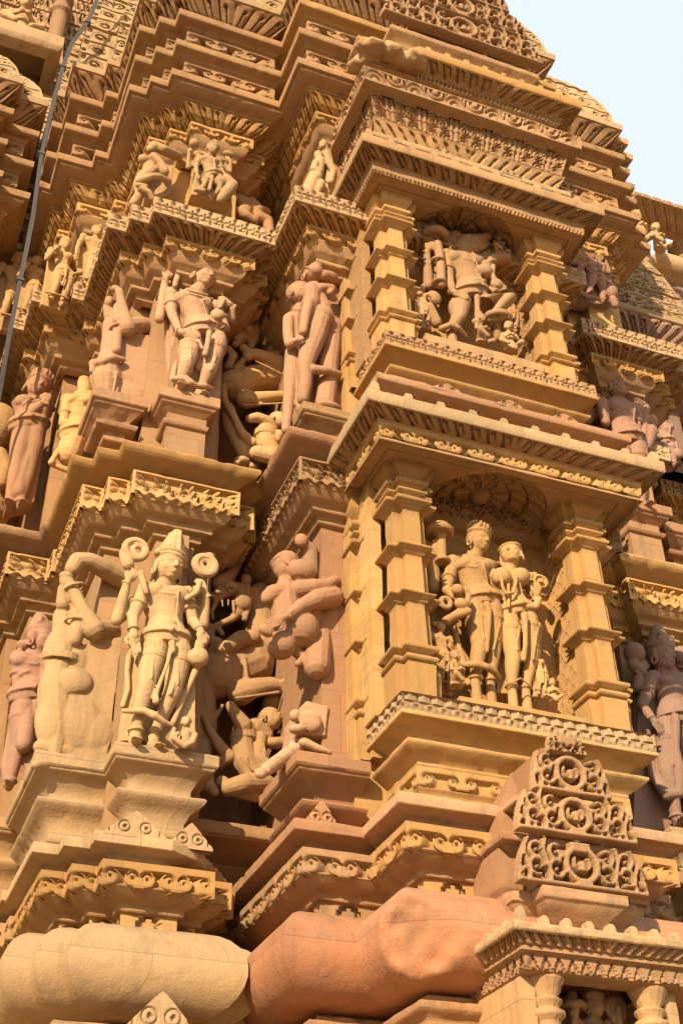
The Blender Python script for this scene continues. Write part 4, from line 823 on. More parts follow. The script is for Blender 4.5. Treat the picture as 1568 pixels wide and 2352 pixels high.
# 2 kneeling attendant
C = Clay(); Z = Zf(5.80, 238.3, 1179.1, .2453); q = Z.q(750, 2000)
head(C, Z(770, 1960), (.2, -.9, .3), 105*q, .3, crown='low', face=True); extras(C, Z, [('c', [(770, 2070, 0, 48), (760, 2140, .01, 52)]), ('c', [(700, 2060, -.02, 20), (650, 2100, -.03, 22), (760, 2180, -.03, 26), (830, 2150, -.02, 26), (860, 2070, 0, 22)]), ('c', [(820, 2050, 0, 24), (860, 2080, 0, 22), (830, 2180, 0, 26)]), ('c', [(660, 2020, 0, 22), (640, 2120, .0, 30), (700, 2180, 0, 30)])])
put(C, 'kneeling_attendant', 'tiny kneeling figure at the right foot of the pale god on the large pedestal', 'statue', PAL, Z(770, 2190), vox=.005)
# 3 damaged man seen from the side
Z = Zf(6.12, 0, 1223, .28)
C = Clay(); extras(C, Z, [('c', [(600, 300, 0, 70), (640, 235, 0, 75), (740, 235, 0, 72), (860, 300, .04, 85), (1010, 390, .1, 90)]), ('e', 545, 360, -.03, 60, 50, 40), ('c', [(545, 400, -.02, 60), (600, 470, -.03, 52), (680, 640, -.04, 62), (770, 800, -.03, 95)]), ('c', [(770, 800, -.02, 95), (900, 810, .04, 90), (1000, 860, .1, 80)]),
    ('c', [(520, 470, .0, 50), (520, 590, .02, 62)]), ('c', [(520, 690, .06, 85), (530, 850, .06, 110), (510, 1000, .05, 105), (470, 1150, .05, 110), (450, 1300, .05, 135), (450, 1480, .05, 140), (470, 1640, .04, 115), (450, 1740, .03, 90), (440, 1860, .02, 68)]), ('c', [(640, 600, -.01, 60), (640, 800, -.02, 62), (620, 880, -.01, 60)]),
    ('e', 440, 1560, .02, 150, 90, 270), ('c', [(330, 1760, .02, 60), (420, 1780, .02, 70), (560, 1800, .04, 80)]), ('e', 700, 1200, .06, 120, 60, 160, .3), ('e', 600, 1230, .0, 170, 70, 130, .3), ('e', 580, 1560, .04, 300, 120, 310), ('e', 740, 1640, .04, 230, 100, 230), ('e', 500, 1000, .06, 150, 110, 260), ('e', 620, 1080, .04, 130, 80, 220), ('c', [(400, 1900, 0, 50), (300, 1905, -.03, 40)])])
for k in range(3): C.ring(Z(505, 1010+22*k, .05), V_(1, 0, 0)*.095, V_(0, 1, 0)*.09+V_(0, 0, .02), .007)
C.ring(Z(612, 455, -.03), V_(.05, 0, .02), V_(0, .05, 0), .010); C.ring(Z(625, 740, -.01), V_(.058, 0, .0), V_(0, .058, 0), .010)
C.slab([Z(640, 930, .0), Z(1010, 850, .0), Z(940, 1400, .0), Z(880, 1880, .0), Z(480, 1850, .0), Z(420, 1750, .0), Z(560, 1600, .0), Z(640, 1300, .0)], (0, .3, 0))
o = put(C, 'damaged_side_figure', 'damaged pale figure in profile with raised arm and flaked side, left of the crowned god', 'statue', PAL, Z(450, 1910), vox=.006)
# 4 lower rearing beast and its crouching warrior
def beast(name, label, Z, ch, mat, base, ear, mouth, rings=(), vox=.0065):
    C = Clay(); extras(C, Z, ch); 
    return put(C, name, label, 'statue', mat, base, vox=vox)
Z = Zf(6.30, 439, 1210.5, .2853)
beads = lambda pts, r, n: [('e', pts[0]+(pts[3]-pts[0])*i/n, pts[1]+(pts[4]-pts[1])*i/n, pts[2]+(pts[5]-pts[2])*i/n, r, r, r) for i in range(n+1)]
beast('rearing_beast', 'rearing horned leogryph with gaping jaws in the dark recess beside the pale crowned god', Z, [
    ('c', [(420, 540, 0, 88), (330, 500, -.03, 62), (240, 530, -.05, 50), (190, 570, -.05, 44)]), ('e', 215, 525, -.10, 26, 20, 18), ('e', 180, 560, -.09, 22, 18, 16), ('e', 320, 475, -.09, 34, 22, 26), ('r', 322, 478, -.10, 40, 9), ('e', 415, 610, -.05, 70, 60, 80), ('c', [(390, 680, -.03, 44), (330, 740, -.05, 28), (250, 775, -.05, 24), (200, 790, -.05, 22), (250, 860, -.04, 22)]), ('c', [(200, 610, -.06, 18), (165, 680, -.05, 16), (175, 740, -.05, 14)]), ('c', [(250, 590, -.08, 10), (255, 640, -.08, 6)]), ('c', [(300, 590, -.08, 10), (300, 630, -.08, 6)]), ('c', [(340, 600, -.07, 14), (345, 680, -.07, 12)]),
    ('c', [(440, 480, 0, 34), (445, 420, -.02, 44), (430, 400, 0, 20)]), ('c', [(230, 460, -.02, 68), (310, 400, -.02, 50), (390, 300, 0, 24)]), ('c', [(330, 340, 0, 40), (300, 290, 0, 28)]), ('c', [(560, 560, .05, 110), (560, 760, .05, 120), (540, 950, .06, 150), (480, 1120, .06, 170), (330, 1180, .03, 180)]), ('e', 220, 1190, 0, 200, 180, 200),
    ('c', [(400, 1330, -.05, 110), (500, 1300, -.08, 80), (640, 1270, -.10, 62), (720, 1280, -.10, 48)]), ('e', 765, 1290, -.10, 62, 60, 72), ('e', 770, 1240, -.13, 26, 24, 24), ('e', 735, 1250, -.13, 22, 24, 24), ('c', [(640, 1420, .0, 70), (740, 1390, -.02, 60), (780, 1330, -.03, 50)]),
    ('c', [(480, 900, -.04, 70), (400, 900, -.08, 66), (320, 950, -.10, 60), (230, 1000, -.10, 45)]), ('e', 500, 880, -.08, 58, 50, 60), ('c', [(130, 900, -.05, 45), (220, 930, -.08, 40), (160, 990, -.05, 30)]), ('c', [(60, 1250, .0, 120), (90, 1430, .0, 110), (130, 1600, .0, 80), (90, 1850, .0, 70), (130, 2080, -.04, 60), (190, 2130, -.08, 36)]),
    ('c', [(50, 1430, -.06, 22), (140, 1620, -.08, 26), (230, 1760, -.08, 44), (310, 1850, -.08, 48), (220, 1900, -.02, 60)]), ('c', [(140, 820, -.02, 50), (150, 880, -.03, 40)])] +
    beads((430, 740, -.06, 510, 500, .0), 24, 9)+beads((350, 1380, -.14, 700, 1330, -.14), 14, 14)+beads((430, 1060, -.10, 450, 1220, -.10), 18, 6)+beads((250, 1440, -.05, 150, 1620, -.05), 18, 7), BRN, Z(200, 2150), 0, 0)
C = Clay(); Z = Zf(6.22, 439, 1210.5, .2853); q = Z.q()
head(C, Z(640, 1560), (.55, -.65, .55), 190*q, .5, crown='low')
extras(C, Z, [('e', 700, 1740, -.02, 110, 60, 46, .2), ('c', [(430, 1640, 0, 95), (410, 1760, 0, 92), (430, 1880, 0, 98), (500, 1990, 0, 90)]), ('c', [(520, 1620, 0, 80), (600, 1680, 0, 60)]), ('c', [(420, 1600, -.04, 70), (350, 1490, -.06, 46), (320, 1440, -.06, 40)]), ('c', [(560, 1700, -.03, 48), (540, 1850, -.04, 42), (640, 1930, -.06, 40)]),
    ('c', [(300, 2100, -.03, 66), (430, 2060, -.06, 74), (600, 2060, -.02, 70), (680, 2100, 0, 60)]), ('c', [(250, 2050, 0, 50), (350, 2120, 0, 50), (520, 2170, 0, 46)])])
for k in range(3): C.ring(Z(425, 1680+18*k), V_(1, 0, 0)*97*q, V_(0, 1, 0)*92*q, .006)
C.ring(Z(520, 1820, -.07), V_(1, 0, 0)*70*q, V_(0, 0, 1)*140*q, .006, part=(.55, 1.1))
put(C, 'crouching_warrior', 'crouching warrior twisting his head up under the belly of the lower rearing beast', 'statue', BRN, Z(450, 2170))
# 5 crouching man seen from behind
Z = Zf(5.60, 439, 1210.5, .2853); q = Z.q(); C = Clay()
head(C, Z(750, 320), (-.85, .15, -.35), 235*q, -.1, crown='shorn', face=False)
extras(C, Z, [('e', 890, 360, -.06, 105, 95, 90, -.2), ('c', [(760, 440, 0, 60), (760, 520, 0, 90), (750, 620, 0, 110), (770, 740, .0, 120)]), ('c', [(790, 520, 0, 80), (660, 540, -.02, 72), (620, 570, -.02, 50)]), ('e', 600, 565, -.02, 38, 40, 60), ('c', [(860, 500, -.04, 66), (980, 480, -.07, 58), (1090, 470, -.06, 50), (1160, 430, -.02, 40)]),
    ('c', [(1130, 570, -.02, 95), (1000, 590, -.10, 70), (880, 640, -.12, 52), (780, 720, -.13, 40)]), ('e', 870, 820, -.04, 150, 140, 155), ('e', 725, 950, -.02, 115, 120, 112), ('c', [(900, 700, 0, 120), (960, 760, .04, 110)]), ('c', [(1040, 780, .04, 80), (1030, 900, .02, 95), (1010, 1050, -.02, 105), (1010, 1120, -.03, 100)]),
    ('c', [(840, 1000, .0, 42), (900, 1060, .0, 40), (860, 1100, -.02, 30)]), ('c', [(960, 380, .04, 60), (960, 200, .02, 60), (900, 130, .0, 46)]), ('e', 885, 110, -.02, 52, 46, 60), ('c', [(1060, 330, .1, 70), (1050, 200, .1, 66)])])
hand(C, Z(760, 725, -.14), Z(590, 800, -.14)-Z(760, 725, -.14), 190*q, curl=.15)
for k in range(3): C.ring(Z(780+12*k, 710-8*k, -.13), V_(.3, 0, .9)*40*q, V_(0, 1, 0)*40*q, .006, 14)
extras(C, Z, [('e', 600, 840, -.12, 62, 40, 36, -.5)])
put(C, 'crouching_man', 'rosy crouching man seen from behind, round shorn head, above the broken feet in the recess', 'statue', PNK, Z(850, 1130))
C = Clay(); C.slab([Z(880, 1450, -.04), Z(930, 1400, -.04), Z(1110, 1440, -.04), Z(1080, 1680, -.04), Z(860, 1660, -.04)], (0, .25, 0)); extras(C, Z, [('e', 840, 1520, -.04, 46, 46, 50), ('e', 850, 1630, -.05, 60, 50, 40), ('e', 960, 1560, -.06, 90, 40, 90)])
put(C, 'broken_relief_fragment', 'broken squarish stump of a lost figure below the rosy crouching man', 'fragment', PNK, Z(970, 1680))
C = Clay(); Z = Zf(5.43, 439, 1210.5, .2853); extras(C, Z, [('c', [(600, 1960, 0, 50), (700, 1890, .1, 60), (790, 1820, .18, 60), (870, 1770, .2, 50)]), ('e', 560, 1985, -.02, 50, 40, 45), ('c', [(900, 1730, .15, 40), (1010, 1780, .15, 34), (1110, 1815, .15, 20)]), ('c', [(830, 1760, .2, 46), (900, 1700, .2, 30)])])
put(C, 'broken_feet', 'worn broken feet left on the flaring pedestal under the rosy crouching man', 'fragment', PNK, Z(800, 1860))
# 6 upper god and the profile figure beside him
ZB = Zf(5.95, 188.2, 564.5, .24)
statue('standing_god', 'rose-coloured four-armed stone god holding two lotus buds on the upper pedestal of the left pier', PNK, ZB,
    dict(head=(1165, 305, -.05), neck=(1110, 425, -.03), shL=(855, 460), shR=(1280, 580), chest=(1045, 590), waist=(1110, 720), hip=(1165, 815), hipL=(1045, 890), hipR=(1290, 910), kL=(1005, 1130, -.07), aL=(940, 1345, -.03), kR=(1230, 1170, -.03), aR=(1125, 1400, .0)),
    u=1.12, gz=6.85, crown='low', look=(.45, -.85, -.12), roll=.18, hs=.17, face=True,
    arms=[('L', (860, 645, -.02), (935, 830, -.07), (1090, 845, -.10), dict(curl=.3, hs=.12)), ('L', (745, 700, .03), (800, 320, -.02), (885, 200, -.03), dict(dy=.08, band=False)),
          ('R', (1370, 790, .0), (1330, 760, -.06), (1270, 640, -.10), dict(curl=.8)), ('R', (1430, 700, .04), (1435, 575, -.01), (1350, 500, -.04), dict(dy=.08, band=False))],
    ex=[('e', 925, 175, .0, 78, 70, 86), ('c', [(960, 130, 0, 50), (985, 95, 0, 12)]), ('c', [(930, 250, -.04, 24), (900, 340, -.06, 24), (890, 385, -.06, 20)]), ('e', 1400, 370, .0, 66, 60, 70), ('c', [(1430, 330, 0, 40), (1440, 295, 0, 10)]), ('c', [(1360, 520, -.05, 24), (1320, 590, -.06, 20)]), ('e', 1300, 660, -.10, 66, 40, 60, .5),
        ('c', [(880, 1270, -.06, 22), (990, 1270, -.10, 34), (1040, 1310, -.11, 34), (1090, 1340, -.10, 28), (1170, 1345, -.09, 36), (1240, 1370, -.05, 22)]), ('c', [(1220, 830, -.10, 26), (1200, 960, -.11, 22), (1180, 1040, -.1, 26)]), ('c', [(1120, 900, -.1, 12), (1150, 980, -.11, 12), (1190, 990, -.11, 14)]), ('c', [(1130, 1000, -.0, 40), (1110, 1180, .0, 40)]), ('c', [(1290, 1060, -.07, 14), (1230, 1190, -.07, 14)]), ('c', [(880, 900, .02, 30), (900, 1100, .02, 26), (870, 1280, .0, 30)])],
    back=[([(800, 560, .06), (1330, 660, .06), (1330, 1480, .06), (840, 1400, .06)], .06)])
Z = Zf(6.16, 188.2, 564.5, .24); C = Clay(); extras(C, Z, [('c', [(275, 540, .03, 55), (250, 600, .03, 45), (265, 690, .03, 50)]), ('c', [(430, 790, -.04, 90), (400, 640, -.05, 55), (370, 500, -.05, 42), (360, 440, -.05, 40)]), ('e', 325, 415, -.04, 46, 40, 36), ('c', [(440, 780, -.03, 90), (560, 770, .02, 90), (700, 830, .08, 70)]), ('c', [(350, 590, -.02, 48), (345, 720, -.02, 55)]),
    ('c', [(280, 760, .04, 80), (290, 900, .04, 95), (270, 1050, .04, 95), (240, 1170, .04, 120), (230, 1300, .04, 150), (230, 1420, .04, 110), (240, 1520, .03, 78), (245, 1600, .02, 60)]), ('c', [(340, 820, -.03, 44), (330, 1000, -.03, 48)]), ('c', [(110, 1130, .0, 46), (200, 1110, -.04, 42), (300, 1070, -.05, 36), (400, 1090, -.03, 26)]), ('c', [(100, 1200, 0, 30), (110, 1130, 0, 40)]),
    ('c', [(150, 1540, 0, 30), (230, 1480, -.05, 18), (300, 1400, -.06, 16), (340, 1200, -.06, 12)]), ('e', 430, 1430, .02, 200, 60, 160), ('e', 260, 530, -.0, 40, 40, 60)])
C.ring(Z(345, 790, -.02), V_(.05, 0, .02), V_(0, .05, 0), .009)
C.slab([Z(350, 820, .0), Z(700, 860, .0), Z(660, 1050, .0), Z(600, 1620, .0), Z(270, 1560, .0), Z(220, 1500, .0), Z(340, 1300, .0)], (0, .26, 0))
put(C, 'side_figure', 'smooth rose figure in profile, arm folded over its head, left of the god with buds', 'statue', PNK, Z(240, 1640), vox=.006)
# 7 upper beast and warrior
Z = Zf(6.36, 489.2, 564.5, .2347)
beast('rearing_beast', 'rearing beast with pointed ear and curled tail in the upper recess behind the rosy couple', Z, [
    ('c', [(430, 800, 0, 86), (330, 850, -.04, 88), (250, 900, -.05, 62), (225, 960, -.05, 40)]), ('e', 350, 800, -.12, 30, 20, 24), ('r', 352, 800, -.12, 40, 9), ('e', 225, 900, -.10, 20, 16, 16), ('c', [(400, 900, -.02, 50), (370, 990, -.03, 30)]), ('c', [(460, 760, 0, 36), (490, 720, 0, 48), (530, 680, 0, 26)]), ('c', [(260, 760, 0, 60), (330, 700, 0, 46), (400, 640, 0, 24)]), ('c', [(240, 680, .02, 40), (300, 650, .02, 30)]), ('c', [(560, 930, .05, 100), (620, 1050, .05, 120), (680, 1150, .05, 120)]),
    ('c', [(690, 1180, -.04, 90), (560, 1110, -.06, 66), (420, 1060, -.08, 50), (350, 1060, -.08, 46), (300, 1000, -.08, 38)]), ('e', 340, 1080, -.09, 48, 44, 46), ('c', [(620, 1300, .04, 130), (450, 1290, .02, 120), (300, 1330, 0, 130)]), ('e', 220, 1370, 0, 165, 150, 150), ('c', [(320, 1500, -.05, 90), (420, 1500, -.08, 70), (560, 1480, -.08, 56), (700, 1470, -.06, 50)]),
    ('c', [(140, 1600, .0, 70), (180, 1760, .0, 78), (240, 1900, .0, 74), (310, 2060, -.02, 56)]), ('e', 290, 2110, -.06, 76, 60, 40), ('e', 390, 2160, -.06, 40, 40, 34), ('e', 230, 2130, -.07, 34, 34, 28), ('c', [(90, 1380, -.04, 34), (120, 1530, -.07, 34), (210, 1680, -.08, 34), (280, 1830, -.08, 40), (380, 1930, -.06, 54), (370, 1990, -.03, 40)]),
    ('c', [(150, 1180, -.02, 40), (200, 1080, -.04, 42), (150, 1010, -.04, 34)]), ('c', [(230, 1200, -.04, 30), (290, 1130, -.06, 30)])]+beads((500, 960, -.06, 540, 840, -.0), 20, 5)+beads((420, 1130, -.12, 720, 1280, -.09), 12, 14)+beads((300, 1560, -.10, 680, 1540, -.10), 12, 14), OCH, Z(200, 2160), 0, 0)
C = Clay(); Z = Zf(6.26, 489.2, 564.5, .2347); q = Z.q(); head(C, Z(640, 1720), (.5, -.7, .5), 170*q, .4, crown='low')
extras(C, Z, [('c', [(360, 1690, -.04, 40), (440, 1680, -.04, 48), (540, 1730, -.02, 62), (560, 1800, 0, 70)]), ('c', [(510, 1830, 0, 92), (530, 1950, 0, 98), (580, 2050, 0, 90)]), ('c', [(430, 2030, -.04, 70), (560, 2060, -.05, 76), (700, 2130, -.02, 62)]), ('c', [(620, 1900, -.03, 40), (640, 1850, -.03, 50)])])
for k in range(3): C.ring(Z(515, 1830+20*k), V_(1, 0, 0)*95*q, V_(0, 1, 0)*90*q, .006)
put(C, 'crouching_warrior', 'crouching warrior with banded chest beneath the upper beast, beside the feet of the rosy couple', 'statue', OCH, Z(560, 2180))
# 8 the embracing couple
Z = Zf(5.52, 489.2, 564.5, .2347); q = Z.q(); C = Clay()
head(C, Z(850, 470, .03), (.35, -.90, .1), 240*q, .12, crown='shorn'); extras(C, Z, [('c', [(860, 600, .06, 60), (850, 640, .06, 70)]), ('e', 790, 730, .06, 90, 75, 85), ('c', [(790, 740, .06, 88), (800, 860, .06, 86), (810, 980, .06, 80)]), ('c', [(740, 720, .03, 56), (735, 860, .02, 50), (750, 960, .0, 48), (830, 940, -.05, 36)]),
    ('c', [(790, 1050, .08, 80), (770, 1250, .08, 74), (750, 1450, .08, 60), (730, 1640, .08, 46), (710, 1800, .06, 40)]), ('c', [(880, 1100, .06, 80), (870, 1300, .06, 80), (880, 1450, .06, 68), (870, 1600, .04, 54)])])
hand(C, Z(800, 930, -.06), Z(860, 900, -.08)-Z(800, 930, -.06), 110*q, curl=.7); put(C, 'embracing_man', 'smiling man of the embracing couple, arm bent, on the corner pedestal left of the niches', 'statue', PNK, Z(800, 1780), vox=.0055)
C = Clay(); head(C, Z(960, 290, .0), (-.45, .5, .65), 200*q, .3, crown='bun'); extras(C, Z, [('c', [(990, 380, .02, 50), (1000, 450, .02, 80)]), ('e', 970, 460, -.02, 80, 70, 80), ('c', [(960, 430, -.02, 70), (960, 560, -.02, 78), (930, 640, -.03, 60)]), ('c', [(940, 560, -.05, 50), (900, 700, -.06, 44), (880, 840, -.08, 36)]), ('c', [(1010, 520, .02, 90), (1060, 640, .02, 100)]), ('e', 1060, 700, -.0, 112, 110, 110),
    ('c', [(1040, 740, .0, 105), (990, 900, -.01, 100), (930, 1060, -.02, 85), (900, 1180, -.02, 70), (900, 1350, -.01, 62), (880, 1500, .0, 50)]), ('c', [(1170, 800, .06, 80), (1150, 1000, .06, 90), (1120, 1200, .05, 92), (1110, 1400, .04, 90), (1090, 1560, .03, 90)]), ('c', [(1060, 410, -.04, 44), (1160, 420, -.03, 40), (1140, 460, -.04, 30)]), ('c', [(1080, 300, .0, 60), (1180, 320, .04, 66), (1230, 350, .06, 60)]), ('c', [(1090, 160, .02, 50), (1160, 170, .04, 44), (1230, 210, .08, 40)]),
    ('c', [(980, 1210, -.04, 46), (1090, 1220, -.05, 40), (1220, 1260, .0, 40)]), ('e', 1130, 1580, 0, 120, 70, 40), ('c', [(990, 230, -.02, 56), (1060, 180, 0, 40)])])
for k in range(2): C.ring(Z(950, 560+18*k, -.02), V_(1, 0, .1)*80*q, V_(0, 1, 0)*78*q, .006)
C.ring(Z(1050, 760, .0), V_(1, 0, -.2)*112*q, V_(0, 1, 0)*108*q, .005); C.slab([Z(1040, 560, .08), Z(1250, 600, .08), Z(1230, 1620, .08), Z(980, 1600, .08)], (0, .1, 0))
put(C, 'embracing_woman', 'woman of the embracing couple seen from behind, against the pale corner strip', 'statue', PNK, Z(1050, 1620), vox=.0055)
# 9 lower niche
ZC = Zf(5.26, 965.9, 1160.3, .216)
statue('niche_god', 'male god in a banded crown with a ribbed mace, standing in the lower niche', OCH, ZC,
    dict(head=(605, 385, -.02), neck=(565, 530), shL=(340, 600), shR=(700, 640), chest=(530, 700), waist=(590, 890), hip=(640, 1010), hipL=(565, 1090), hipR=(740, 1090), kL=(620, 1490, -.03), aL=(575, 1870, -.02), kR=(770, 1500, .0), aR=(735, 1890, .02)),
    crown='band', look=(.42, -.88, -.1), roll=.12, hs=.155, vox=.0044, gz=4.645,
    arms=[('L', (275, 900, -.02), (380, 1000, -.08), (470, 960, -.10), dict(curl=.7)), ('L', (110, 880, .06), (135, 470, .0), (200, 400, -.02), dict(dy=.1)), ('R', (790, 640, .05), (860, 640, .08), None, dict(band=False))],
    ex=[('h', 190, 290, -.02, 110, 38), ('h', 190, 245, -.02, 75, 36), ('e', 190, 220, -.02, 60, 60, 60), ('e', 195, 290, -.02, 110, 100, 50), ('c', [(210, 320, -.02, 52), (220, 560, -.02, 46)]), ('h', 230, 590, -.02, 55, 22), ('c', [(110, 560, .03, 66), (130, 750, .05, 72), (130, 880, .05, 60)]), ('e', 390, 900, -.12, 60, 50, 58), ('c', [(280, 1230, -.04, 50), (400, 1160, -.10, 50), (500, 1130, -.12, 40)]), ('r', 265, 1040, -.08, 48, 30), ('e', 430, 1050, -.12, 70, 50, 60), ('c', [(470, 900, -.12, 34), (510, 960, -.12, 30), (490, 1040, -.12, 30)]),
        ('c', [(470, 1700, -.06, 26), (600, 1690, -.09, 38), (700, 1720, -.10, 34), (780, 1770, -.08, 32), (830, 1840, -.05, 26)]), ('c', [(350, 1300, .04, 34), (400, 1500, .04, 30), (450, 1690, -.02, 28)]), ('c', [(700, 1060, -.08, 36), (720, 1130, -.08, 30), (720, 1300, -.08, 22), (700, 1550, -.06, 20)]), ('c', [(790, 1130, -.06, 12), (840, 1260, -.05, 12), (770, 1540, -.06, 12)]), ('c', [(650, 1180, -.07, 10), (660, 1400, -.07, 10)])])
statue('niche_goddess', 'full-breasted goddess raising a round mirror and facing the god in the lower niche', OCH, ZC,
    dict(head=(955, 535, -.02), neck=(935, 670), shL=(750, 735), shR=(1075, 735), chest=(905, 850), waist=(965, 1000), hip=(1000, 1120), hipL=(925, 1200), hipR=(1120, 1180), kL=(975, 1600, -.03), aL=(965, 1950, -.02), kR=(1180, 1560, .0), aR=(1110, 1970, .02)),
    female=True, crown='bun', look=(-.62, -.72, .22), roll=-.15, hs=.16, vox=.0044, gz=4.645,
    arms=[('R', (1165, 900, .0), (1225, 980, -.06), (1240, 890, -.08), dict(curl=.6)), ('R', (1200, 760, .08), (1290, 860, .04), None, dict(dy=.06)), ('L', (720, 760, .06), (700, 640, .1), None, dict(band=False))],
    ex=[('e', 1275, 810, -.05, 82, 22, 78), ('e', 1280, 805, -.075, 24, 12, 24), ('r', 1275, 810, -.07, 60, 8), ('c', [(1120, 1080, -.06, 30), (1220, 1080, -.07, 34), (1250, 1000, -.06, 34)]), ('c', [(1100, 1170, -.08, 36), (1110, 1280, -.08, 24), (1110, 1500, -.07, 22), (1090, 1640, -.05, 26)]), ('c', [(900, 1900, -.05, 10), (980, 1880, -.07, 10), (1060, 1840, -.08, 10), (1170, 1930, -.05, 10)]), ('c', [(850, 700, -.06, 14), (865, 860, -.10, 14), (900, 940, -.10, 14), (980, 930, -.10, 14), (1010, 820, -.10, 14), (1010, 700, -.06, 14)]), ('c', [(930, 700, -.06, 14), (930, 1080, -.08, 16)]),
        ('c', [(1050, 1300, -.06, 12), (1010, 1530, -.07, 12)]), ('c', [(1260, 1260, -.04, 12), (1230, 1380, -.05, 12), (1190, 1640, -.05, 12)]), ('s', [(850, 1250, .06), (1300, 1250, .06), (1250, 2020, .06), (800, 2000, .06)], .1)])
def generic(name, label, mat, base, u, rot=0., female=False, crown='low', look=0., roll=.1, hipdx=.04, armsL='down', armsR='up', vox=.006, group=None, back=True, hs=.15, halo=False, cat='statue', face=True):
    """an attendant of height u standing on base, turned by rot about the vertical"""
    C = Clay(); g = lambda x, y, z: V_(x*u, y*u, z*u); h = hipdx
    J = dict(neck=g(-h*.3, 0, .83), shL=g(-.125-h*.5, 0, .80), shR=g(.125-h*.5, 0, .785), chest=g(-h*.4, 0, .72), waist=g(h*.3, 0, .60), hip=g(h, 0, .52), hipL=g(h-.055, 0, .50), hipR=g(h+.06, 0, .50))
    torso(C, J, u, female); C.cap(g(-h*.3, 0, .80), g(-h*.2, 0, .90), .04*u, .042*u); head(C, g(-h*.15+.0, -.02, .925), (look, -.95, -.05), hs*u, roll, crown=crown, face=face)
    leg(C, J['hipL'], g(h-.075, -.03, .27), g(-.06, 0, .045), u, V_(-.3, -1, 0)); leg(C, J['hipR'], g(h+.05, -.02, .27), g(.06, 0, .045), u, V_(.3, -1, 0))
    for s_, k in ((-1, armsL), (1, armsR)):
        S = J['shL'] if s_ < 0 else J['shR']; C.ell(S, .045*u)
        if k == 'down': arm(C, S, S+g(s_*.05, 0, -.19), S+g(s_*.06, -.03, -.35), u, g(0, -.02, -1))
        elif k == 'up': arm(C, S, S+g(s_*.09, -.02, -.17), S+g(s_*.11, -.08, -.01), u, g(0, 0, 1)); C.ell(S+g(s_*.11, -.08, .12), .045*u)
        elif k == 'hip': arm(C, S, S+g(s_*.12, 0, -.17), S+g(s_*.04, -.07, -.28), u, g(-s_, 0, -.3))
        elif k == 'chest': arm(C, S, S+g(s_*.04, -.04, -.19), S+g(-s_*.02, -.13, -.10), u, g(-s_*.3, -.1, 1))
        elif k == 'four': arm(C, S, S+g(s_*.05, 0, -.19), S+g(s_*.06, -.03, -.35), u, g(0, -.02, -1)); arm(C, S+g(0, .04, 0), S+g(s_*.14, .02, -.14), S+g(s_*.13, -.03, .06), u, g(-s_*.3, 0, 1)); C.ell(S+g(s_*.11, -.02, .20), (.055*u, .04*u, .06*u)); C.ell(S+g(s_*.08, -.05, -.46), (.05*u, .05*u, .055*u))
    C.tube([g(h, -.08, .50), g(h, -.09, .40), g(h*.5, -.08, .26)], [.02*u, .014*u, .016*u]); C.ring(g(0, -.02, .14), V_(.13*u, 0, 0), V_(0, .05*u, .03*u), .012*u)
    if back: C.box(-.15*u, .15*u, .04*u, .12*u, 0, .80*u)
    if halo: C.ell(g(0, .05, .93), (.15*u, .03*u, .16*u))
    c, s_ = math.cos(rot), math.sin(rot); M = NP([[c, -s_, 0], [s_, c, 0], [0, 0, 1]]); C.V = [v @ M.T+NP(base, float) for v in C.V]
    return put(C, name, label, cat, mat, NP(base, float), group, vox=vox)
def seated(name, label, mat, base, u, rot=0., crown='low', look=.2, vox=.005):
    C = Clay(); g = lambda x, y, z: V_(x*u, y*u, z*u)
    J = dict(neck=g(0, 0, .66), shL=g(-.17, 0, .60), shR=g(.17, 0, .60), chest=g(0, 0, .50), waist=g(0, 0, .33), hip=g(0, 0, .22), hipL=g(-.08, 0, .2), hipR=g(.08, 0, .2))
    C.loft([(J['neck'], V_(.05*u, 0, 0), V_(0, .05*u, 0)), (g(0, 0, .62), V_(.17*u, 0, 0), V_(0, .07*u, 0)), (g(0, 0, .5), V_(.15*u, 0, 0), V_(0, .10*u, 0)), (g(0, 0, .33), V_(.12*u, 0, 0), V_(0, .09*u, 0)), (g(0, 0, .12), V_(.18*u, 0, 0), V_(0, .14*u, 0)), (g(0, 0, 0), V_(.2*u, 0, 0), V_(0, .14*u, 0))])
    C.cap(g(0, 0, .6), g(0, 0, .8), .06*u, .06*u); head(C, g(0, -.03, .84), (look, -.9, .1), .27*u, .15, crown=crown)
    for s_ in (-1, 1):
        C.tube([g(s_*.1, 0, .1), g(s_*.27, -.16, .22), g(s_*.12, -.26, .05)], [.09*u, .075*u, .05*u]); C.tube([g(s_*.17, 0, .58), g(s_*.24, -.03, .36), g(s_*.08, -.17, .40)], [.055*u, .045*u, .035*u]); C.ell(g(s_*.05, -.19, .43), .05*u)
    c, s_ = math.cos(rot), math.sin(rot); M = NP([[c, -s_, 0], [s_, c, 0], [0, 0, 1]]); C.V = [v @ M.T+NP(base, float) for v in C.V]
    return put(C, name, label, 'statue', mat, NP(base, float), None, vox=vox)
def on(x, y, Y): return NP(at(x, y, Y=Y))
generic('niche_attendant', 'small attendant with hair knot at the left edge of the lower niche', OCH, on(1020, 1590, 5.24), .40, .1, crown='bun', armsL='down', armsR='chest', look=.7, vox=.0045)
seated('kneeling_devotee', 'tiny kneeling devotee beside the left foot of the god in the lower niche', OCH, on(1048, 1577, 5.12), .20, .6, look=.6, vox=.004)
generic('niche_attendant', 'small standing woman at the right corner of the lower niche, below the mirror', OCH, on(1243, 1600, 5.26), .27, 0, female=True, crown='tiers', armsL='chest', armsR='down', vox=.004)
seated('kneeling_devotee', 'tiny crouching figure in front of the small standing woman in the lower niche', OCH, on(1272, 1612, 5.15), .13, -.2, look=-.3, vox=.004)
